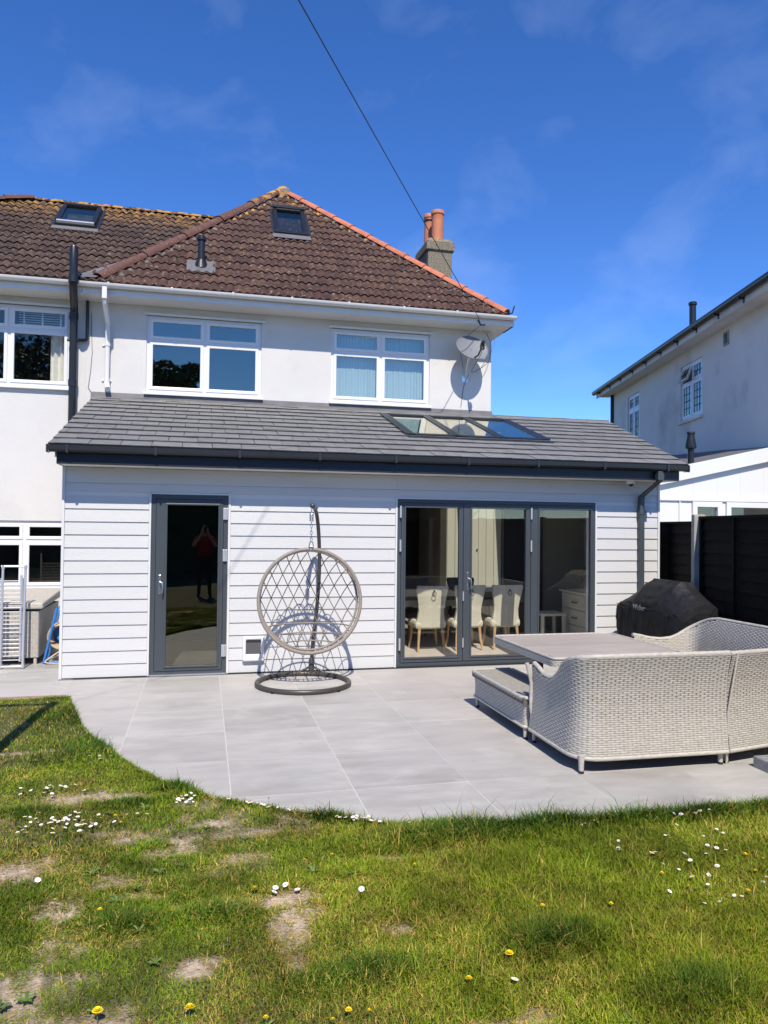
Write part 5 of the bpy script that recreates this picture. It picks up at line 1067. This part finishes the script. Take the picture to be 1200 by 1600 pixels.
def tree(x, y, h, r, label, n=5000, m='leaf'):
    t = T('garden_tree', (x, y, 0), label, 'tree')
    tr_ = O('trunk', G().tube([(x, y, -.1), (x+.05, y, h*.3), (x-.05, y+.05, h*.6), (x, y, h*.85)], [.2, .16, .11, .03], 10), 'bark', t, smooth=60)
    cents = []
    for k in range(16):
        a = random.uniform(0, 6.28); q = random.uniform(.2, .8)*r; z = h-r*1.1+random.uniform(-1.0, .55)*r; cents.append((x+q*math.cos(a), y+q*math.sin(a), z, r*random.uniform(.3, .5)))
        if k % 2 == 0: O('limb', G().tube([(x, y, h*.35+.1*k*.2), (x+q*.5*math.cos(a), y+q*.5*math.sin(a), (z+h*.4)/2), (x+q*math.cos(a), y+q*math.sin(a), z)], [.07, .05, .02], 6), 'bark', tr_)
    leaves('crown', t, m, cents, n, .13)
tree(.1, -22, 10.5, 1.9, 'round leafy tree at the end of the garden behind the telegraph pole', 9000)
tree(-6.5, -21, 11.0, 3.6, 'tall leafy tree in the left corner of the garden end', 9000)
tree(-9.0, -26, 12.5, 3.6, 'tallest leafy tree beyond the garden end, left of the round one', 7000)
tree(9.5, -27, 6.5, 2.6, 'low leafy tree beyond the right corner of the garden end', 5000)
hd = T('hedge', (2, -19.5, 0), 'dense dark green hedge along the end of the garden', 'hedge'); O('hedge_core', G().box(-9, 12, -20.2, -19.2, -.1, 3.5), 'hedge', hd)
leaves('hedge_leaves', hd, 'hedge', [(-9+k*.5, -19.6, z, .55) for k in range(43) for z in (.6, 1.6, 2.6, 3.3)], 14000, .09)
yt = T('shadow_tree', (3.3, -11.2, 0), 'slim unseen tree added behind the camera for its shadow on the lawn', 'tree'); O('trunk', G().tube([(3.3, -11.2, -.1), (3.28, -11.2, 2.5), (3.3, -11.2, 4.9)], [.035, .028, .012], 8), 'bark', yt, smooth=60)  # unseen tree, added only to drop its shadow on the near right lawn
leaves('crown', yt, 'leaf', [(3.42, -11.2, 4.75, .30), (3.32, -11.25, 4.5, .28), (3.55, -11.15, 4.55, .28), (3.4, -11.2, 4.25, .26), (3.65, -11.2, 4.85, .24)], 1500, .07)
wp = T('washing_line_post', (-.05, -3.95, 0), 'tall grey washing line post on the left side of the lawn', 'post'); O('post', G().tube([(-.05, -3.95, -.1), (-.05, -3.95, 3.2)], .055, 12), 'alu', wp, smooth=60); O('cross_arm', G().tube([(-.55, -3.95, 3.15), (-.02, -3.95, 3.15)], .03, 8), 'alu', wp)
# the photographer, reflected in the door glass
def person():
    px, py, z0 = 1.62, -9.74, .015
    root = T('person', (px, py, z0), 'person in a red t-shirt and dark trousers holding up a phone', 'person')
    J = {}; E_ = []
    def j(n, p, r, par=None):
        J[n] = (len(J), p, r)
        if par: E_.append((J[par][0], J[n][0]))
    j('pelvis', (0, 0, .98), .150); j('belly', (0, .0, 1.12), .145, 'pelvis'); j('chest', (0, -.01, 1.34), .165, 'belly'); j('neck', (0, .0, 1.52), .062, 'chest'); j('head0', (0, .02, 1.60), .075, 'neck'); j('head1', (0, .025, 1.68), .098, 'head0'); j('head2', (0, .02, 1.76), .088, 'head1')
    for s, n in ((-1, 'l'), (1, 'r')):
        j('hip'+n, (s*.10, 0, .92), .105, 'pelvis'); j('knee'+n, (s*.12, .02, .50), .062, 'hip'+n); j('ank'+n, (s*.13, -.02, .08), .042, 'knee'+n); j('toe'+n, (s*.15, .15, .03), .036, 'ank'+n)
        j('sh'+n, (s*.19, -.01, 1.43), .068, 'chest'); j('elb'+n, (s*.27, .13, 1.24), .045, 'sh'+n); j('wr'+n, (s*.10, .30, 1.50), .029, 'elb'+n); j('palm'+n, (s*.085, .335, 1.57), .028, 'wr'+n)
        for q in range(4): j('f%d' % q+n, (s*(.075-.0*q), .345, 1.575+.022*q), .0095, 'palm'+n); j('g%d' % q+n, (s*.045, .38, 1.58+.024*q), .0085, 'f%d' % q+n)
        j('t'+n, (s*.07, .33, 1.60), .010, 'palm'+n); j('u'+n, (s*.045, .335, 1.63), .009, 't'+n)
    me = bpy.data.meshes.new('body'); me.from_pydata([(px+p[0], py+p[1], z0+p[2]) for _, p, _ in J.values()], E_, []); ob = bpy.data.objects.new('body', me); COL.objects.link(ob)
    ob.modifiers.new('s', 'SKIN'); sv = me.skin_vertices[0].data
    for i, (_, p, r) in enumerate(J.values()): sv[i].radius = (r, r*.78 if i in (0, 1, 2) else r)
    sv[0].use_root = True; sd = ob.modifiers.new('d', 'SUBSURF'); sd.levels = 2; sd.render_levels = 2; bpy.context.view_layer.update()
    ev = bpy.data.meshes.new_from_object(ob.evaluated_get(bpy.context.evaluated_depsgraph_get())); bpy.data.objects.remove(ob)
    ev.materials.clear()
    for m in ('skin', 'red', 'denim', 'hair', 'shoe'): ev.materials.append(M[m])
    for p in ev.polygons:
        c = p.center; z = c.z-z0; dxp = abs(c.x-px); dyp = c.y-py; i = 0
        if z < .07: i = 4
        elif z < 1.0: i = 2
        elif z < 1.50 and dyp < .12: i = 1
        elif z > 1.70 or (z > 1.58 and dyp < -.02): i = 3
        p.material_index = i; p.use_smooth = True
    b = bpy.data.objects.new('body', ev); COL.objects.link(b); attach(b, root)
    O('cap_brim', G().box(px-.07, px+.07, py+.08, py+.17, z0+1.735, z0+1.75), 'hair', root, bevel=.005)
    ph = T('mobile_phone', (px, py+.375, z0+1.55), 'black mobile phone held up in the hands of the person', 'phone'); O('phone_body', G().box(px-.038, px+.038, py+.368, py+.376, z0+1.56, z0+1.715), 'black', ph, bevel=.003); O('lens', G().lathe([(.008, 0), (.008, .003)], (px+.02, py+.376, z0+1.69), 10, 'y'), 'charcoal', ph)
person()
# ------------------------------------------------------------------ grass, daisies, dandelions
def build_grass():
    m = bpy.data.materials.new('grass_blade'); m.use_nodes = True; t = m.node_tree; p = t.nodes['Principled BSDF']; a = t.nodes.new('ShaderNodeAttribute'); a.attribute_name = 'tone'
    p.inputs['Roughness'].default_value = .55; p.inputs['Specular IOR Level'].default_value = .15; t.links.new(a.outputs['Color'], p.inputs['Base Color'])
    trn = t.nodes.new('ShaderNodeBsdfTranslucent'); t.links.new(a.outputs['Color'], trn.inputs['Color']); mx = t.nodes.new('ShaderNodeMixShader'); mx.inputs[0].default_value = .22
    t.links.new(p.outputs[0], mx.inputs[1]); t.links.new(trn.outputs[0], mx.inputs[2]); t.links.new(mx.outputs[0], t.nodes['Material Output'].inputs[0])
    def scatter(n, xr, yr):
        x = rng.uniform(*xr, n); y = rng.uniform(*yr, n); k = y < edge_y(x)+.015; return x[k], y[k]
    parts = [scatter(250000, (-.1, 5.2), (-7.3, -4.9)), scatter(260000, (.3, 4.6), (-7.2, -5.4)), scatter(190000, (-.3, 6.0), (-5.6, -3.4)), scatter(80000, (-1.2, 1.6), (-4.6, -1.0)), scatter(50000, (-3, 8.5), (-7.6, -1.0)), scatter(26000, (-2, 8), (-12, -7))]
    x = np.concatenate([q[0] for q in parts]); y = np.concatenate([q[1] for q in parts])
    # extra blades hanging over the patio edge
    ne = 16000; ex = rng.uniform(-.9, 7.4, ne); seg = rng.random(ne)
    tt = np.interp(rng.random(ne), np.linspace(0, 1, len(EX)-2), np.arange(1, len(EX)-1)); ex = np.where(seg < .6, np.interp(tt, np.arange(len(EX)), EX), ex); ey = np.where(seg < .6, np.interp(tt, np.arange(len(EX)), EY), edge_y(ex)) + rng.normal(0, .02, ne)-.015
    x = np.concatenate([x, ex]); y = np.concatenate([y, ey])
    b = bare(x, y); keep = rng.random(len(x)) > b*.90; x, y, b = x[keep], y[keep], b[keep]; n = len(x)
    de = edge_y(x)-y
    lush = vnoise(x, y, .9)*.55+vnoise(x, y, 2.6)*.45
    # tufts of longer, darker grass
    tuft = np.zeros(n)
    for cx, cy, rx, ry in [(3.0, -5.15, .65, .16), (3.06, -6.30, .28, .13), (3.45, -6.75, .25, .14), (1.15, -4.25, .3, .1), (1.7, -5.75, .2, .09), (2.2, -6.35, .35, .12), (3.5, -5.15, .5, .12), (.35, -1.9, .3, .5), (.7, -3.0, .4, .4), (1.5, -4.05, .3, .12), (2.3, -4.75, .4, .09), (4.4, -5.15, .9, .12), (1.25, -5.75, .2, .1), (.55, -4.3, .3, .12)]:
        tuft = np.maximum(tuft, np.clip(1.3-np.sqrt(((x-cx)/rx)**2+((y-cy)/ry)**2), 0, 1))
    edge = np.clip(1-de/.25, 0, 1)
    right = np.clip((x-1.9)/1.6, 0, 1)
    h = (.026+.034*rng.random(n))*(1-.45*b)*(.62+.75*lush)*(1+.85*tuft+.12*edge*(rng.random(n)))*(.72+.42*right)
    h *= np.where(rng.random(n) < .012, 1.9, 1.0)
    w = (.0012+.0011*rng.random(n))*(1+.22*np.clip((y+6.2)/1.5, 0, 2.2))
    th = rng.uniform(0, 2*np.pi, n); lean = h*(.25+.75*rng.random(n)+1.2*b); dx, dy = np.cos(th), np.sin(th); ph = th+np.pi/2+rng.normal(0, .5, n); wx, wy = np.cos(ph)*w, np.sin(ph)*w
    z = np.full(n, .006)+.018*(vnoise(x, y, 1.3)-.5)+.012*(vnoise(x, y, 6)-.5)
    V = np.empty((n, 5, 3), np.float32)
    V[:, 0] = np.stack([x-wx, y-wy, z], 1); V[:, 1] = np.stack([x+wx, y+wy, z], 1)
    mx_, my_, mz = x+dx*lean*.35, y+dy*lean*.35, z+h*.62
    V[:, 2] = np.stack([mx_+wx*.8, my_+wy*.8, mz], 1); V[:, 3] = np.stack([mx_-wx*.8, my_-wy*.8, mz], 1); V[:, 4] = np.stack([x+dx*lean, y+dy*lean, z+h*(.98-.25*rng.random(n))], 1)
    # blade colour: green, yellow-green and straw blades in drifts
    dry = np.clip((vnoise(x+9, y, 1.4)*.55+vnoise(x, y+5, 4.5)*.45-.36)/.34, 0, 1)*(1-.45*right)*(1-.75*tuft)*(1-.6*edge)
    c_g = np.array([.105, .185, .014]); c_d = np.array([.045, .110, .014]); c_y = np.array([.245, .315, .020]); c_s = np.array([.40, .32, .10])
    ty = np.clip(vnoise(x, y, .7)*.7+right*.45+rng.normal(0, .18, n)-.25, 0, 1)[:, None]; col = c_g*(1-ty)+c_y*ty
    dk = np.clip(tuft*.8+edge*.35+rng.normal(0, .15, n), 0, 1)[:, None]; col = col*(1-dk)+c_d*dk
    st = (rng.random(n) < (.04+.34*dry+.55*b))[:, None]; col = np.where(st, c_s*(.6+.6*rng.random((n, 1))), col); col = col*(.72+.56*rng.random((n, 1)))
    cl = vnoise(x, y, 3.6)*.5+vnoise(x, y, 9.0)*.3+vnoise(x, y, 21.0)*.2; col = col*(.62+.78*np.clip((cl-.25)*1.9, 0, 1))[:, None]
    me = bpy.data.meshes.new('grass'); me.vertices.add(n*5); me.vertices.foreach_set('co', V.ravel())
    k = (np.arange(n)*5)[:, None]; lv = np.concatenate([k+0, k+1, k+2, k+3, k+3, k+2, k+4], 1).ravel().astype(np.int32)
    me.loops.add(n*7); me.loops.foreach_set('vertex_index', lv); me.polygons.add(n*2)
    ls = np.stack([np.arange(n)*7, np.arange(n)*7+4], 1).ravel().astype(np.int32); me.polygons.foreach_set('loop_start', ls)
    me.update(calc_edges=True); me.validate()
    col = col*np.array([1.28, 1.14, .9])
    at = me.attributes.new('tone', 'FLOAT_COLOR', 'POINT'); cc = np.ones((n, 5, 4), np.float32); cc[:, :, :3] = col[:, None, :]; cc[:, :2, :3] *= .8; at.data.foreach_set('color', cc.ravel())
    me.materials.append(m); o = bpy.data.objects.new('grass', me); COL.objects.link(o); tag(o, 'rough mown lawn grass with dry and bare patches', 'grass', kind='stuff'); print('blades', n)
build_grass()
def build_weeds():
    g = G(); n = 0
    while n < 45:
        x, y = random.uniform(.2, 4.8), random.uniform(-7.1, -2.2)
        if y > float(edge_y(x))-.05 or random.random() < .35*(x > 2.6): continue
        n += 1; k = random.randint(5, 9); L0 = random.uniform(.018, .040); a0 = random.uniform(0, 6)
        for q in range(k):
            a = a0+q*6.283/k+random.uniform(-.3, .3); L_ = L0*random.uniform(.7, 1.2); w = L_*random.uniform(.14, .24); c, s = math.cos(a), math.sin(a); lift = random.uniform(.2, .7)*L_; rows = []
            for t, wf, zf in ((0, .25, 0), (.4, .9, .7), (.75, 1, 1.0), (1, .1, .8)): rows.append([(x+c*L_*t-s*w*wf, y+s*L_*t+c*w*wf, .025+lift*zf), (x+c*L_*t, y+s*L_*t, .02+lift*zf), (x+c*L_*t+s*w*wf, y+s*L_*t-c*w*wf, .025+lift*zf)])
            g.sheet(rows)
    o = O('broadleaf_weeds', g, mat('weed_leaf', (.11, .18, .03), .6, var=.4, scale=14), smooth=60); tag(o, 'low dark green broad-leaved weeds scattered through the lawn', 'weeds', kind='stuff')
build_weeds()
def daisy(x, y, s, h, label, group):
    t = T('daisy', (x, y, 0), label, 'daisy', group)
    if not DA:
        g = G(); n = 11
        for k in range(n):
            a = 2*math.pi*k/n; c, q = math.cos(a), math.sin(a); w = .0028
            g.poly([(c*.002-q*w*.5, q*.002+c*w*.5, .0), (c*.002+q*w*.5, q*.002-c*w*.5, .0), (c*.0105+q*w, q*.0105-c*w, .0022), (c*.0125, q*.0125, .002), (c*.0105-q*w, q*.0105+c*w, .0022)])
        DA['p'] = O('petals', g, 'petal'); DA['y'] = O('flower_centre', G().lathe([(.0042, -.001), (.004, .0015), (.0015, .0035)], (0, 0, .001), 8), 'yolk'); DA['s'] = O('stalk', G().tube([(0, 0, -.05), (0, 0, 0)], .001, 4), 'stem')
        for o in DA.values(): COL.objects.unlink(o)
    rx, ry = random.uniform(-.5, .15), random.uniform(-.35, .35)
    for k in 'pys':
        o = DA[k].copy(); COL.objects.link(o); o.parent = t; o.location = (0, 0, h); o.rotation_euler = (rx if k != 's' else 0, ry if k != 's' else 0, random.uniform(0, 6)); o.scale = (s, s, s if k != 's' else h*20)
DA = {}
def cluster(cx, cy, rx, ry, n, where, s=1.0):
    s = min(s, 1.0)
    for _ in range(n):
        x = random.gauss(cx, rx*.5); y = random.gauss(cy, ry*.5)
        if y > float(edge_y(x))-.0: y = float(edge_y(x))-.02-random.random()*.05
        daisy(x, y, s*random.uniform(.65, 1.15), random.uniform(.042, .068), 'small white daisy '+where, 'daisies '+where)
cluster(.86, -4.60, .34, .16, 52, 'beside the bare patches on the worn left lawn'); cluster(1.52, -4.34, .09, .10, 16, 'by the patio edge near the egg chair side', 1.05)
cluster(1.98, -4.40, .20, .05, 16, 'along the middle of the curved patio edge', 1.0); cluster(2.52, -4.72, .22, .06, 24, 'at the patio edge in line with the bifold doors', 1.0)
cluster(.62, -3.98, .26, .12, 20, 'on the left lawn towards the timber edging', .95); cluster(.92, -3.35, .10, .05, 6, 'where the patio edge curves to the timber edging', .9)
cluster(3.90, -5.2, .22, .08, 22, 'at the patio edge behind the wicker sofa', 1.0); cluster(4.05, -5.55, .4, .28, 18, 'on the right lawn behind the wicker sofa', 1.0); cluster(4.2, -6.0, .45, .36, 24, 'on the far right lawn among dandelions', 1.0); cluster(4.5, -5.1, .18, .05, 10, 'at the patio edge by the stone block', .95)
for x, y in ((.83, -5.30), (1.95, -5.62), (1.94, -5.66), (2.0, -5.60), (2.05, -5.66), (2.35, -5.72), (2.78, -6.55)): daisy(x, y, 1.25, .05, 'single white daisy standing apart on the worn middle lawn', 'single daisies on the lawn')
DN = {}
def dandelion(x, y, s, h):
    wh = 'close to the curved patio edge' if y > float(edge_y(x))-.35 else ('on the worn lawn beside bare soil' if x < 2.2 else ('on the lush lawn behind the wicker sofa' if x > 3.3 else 'in the middle of the lawn'))
    lb = ('large open' if s >= 1 else ('medium' if s > .65 else 'tiny'))+' yellow dandelion '+wh
    t = T('dandelion', (x, y, 0), lb, 'dandelion', lb+'s')
    if not DN:
        g = G()
        for ring_, (r0, z, n) in enumerate(((.014, .0, 18), (.011, .004, 14), (.007, .007, 10))):
            for k in range(n):
                a = 2*math.pi*(k+.5*ring_)/n; c, q = math.cos(a), math.sin(a); w = .0022; g.poly([(-q*w*.5, c*w*.5, 0), (q*w*.5, -c*w*.5, 0), (c*r0+q*w, q*r0-c*w, z+.002), (c*r0-q*w, q*r0+c*w, z+.002)])
        DN['p'] = O('petals', g, 'dand'); DN['s'] = O('stalk', G().tube([(0, 0, -.05), (0, 0, 0)], .0015, 4), 'stem')
        for o in DN.values(): COL.objects.unlink(o)
    rx = random.uniform(-.6, -.1)
    for k in 'ps': o = DN[k].copy(); COL.objects.link(o); o.parent = t; o.location = (0, 0, h); o.rotation_euler = (rx if k == 'p' else 0, 0, 0); o.scale = (s, s, s if k == 'p' else h*20)
DPX = [(1.851, -5.625, 1.1), (1.249, -6.42, 1.2), (1.566, -6.472, 1.2), (1.163, -5.677, 0.7), (0.743, -4.97, 0.7), (0.953, -5.549, 0.7), (2.119, -6.606, 0.8), (2.189, -6.628, 0.7), (1.827, -6.584, 0.7), (2.055, -6.645, 0.6), (2.604, -6.522, 0.9), (2.822, -6.397, 1.1), (3.125, -6.067, 0.7), (3.443, -6.118, 0.7), (3.555, -5.569, 0.6), (3.857, -5.893, 0.7), (3.901, -6.047, 0.7), (4.362, -5.649, 0.8), (4.427, -5.795, 0.8), (4.482, -5.862, 0.8), (4.338, -5.974, 0.8), (4.154, -6.147, 0.8), (3.921, -6.448, 0.7), (2.272, -5.336, 0.6), (2.123, -5.366, 0.5), (2.512, -5.282, 0.5), (2.667, -5.535, 0.5), (0.566, -3.529, 0.6), (0.526, -3.606, 0.6), (0.961, -4.024, 0.6), (0.996, -4.056, 0.6), (0.867, -4.005, 0.6), (1.105, -4.545, 0.6), (1.149, -4.662, 0.6), (0.768, -3.184, 0.6), (0.701, -3.393, 0.5), (0.157, -3.028, 0.9), (3.205, -4.944, 0.6), (2.016, -4.445, 0.8)]
for x, y, s in DPX: dandelion(x, y, s*1.15, .06)          # spots on the lawn where the dandelions grow
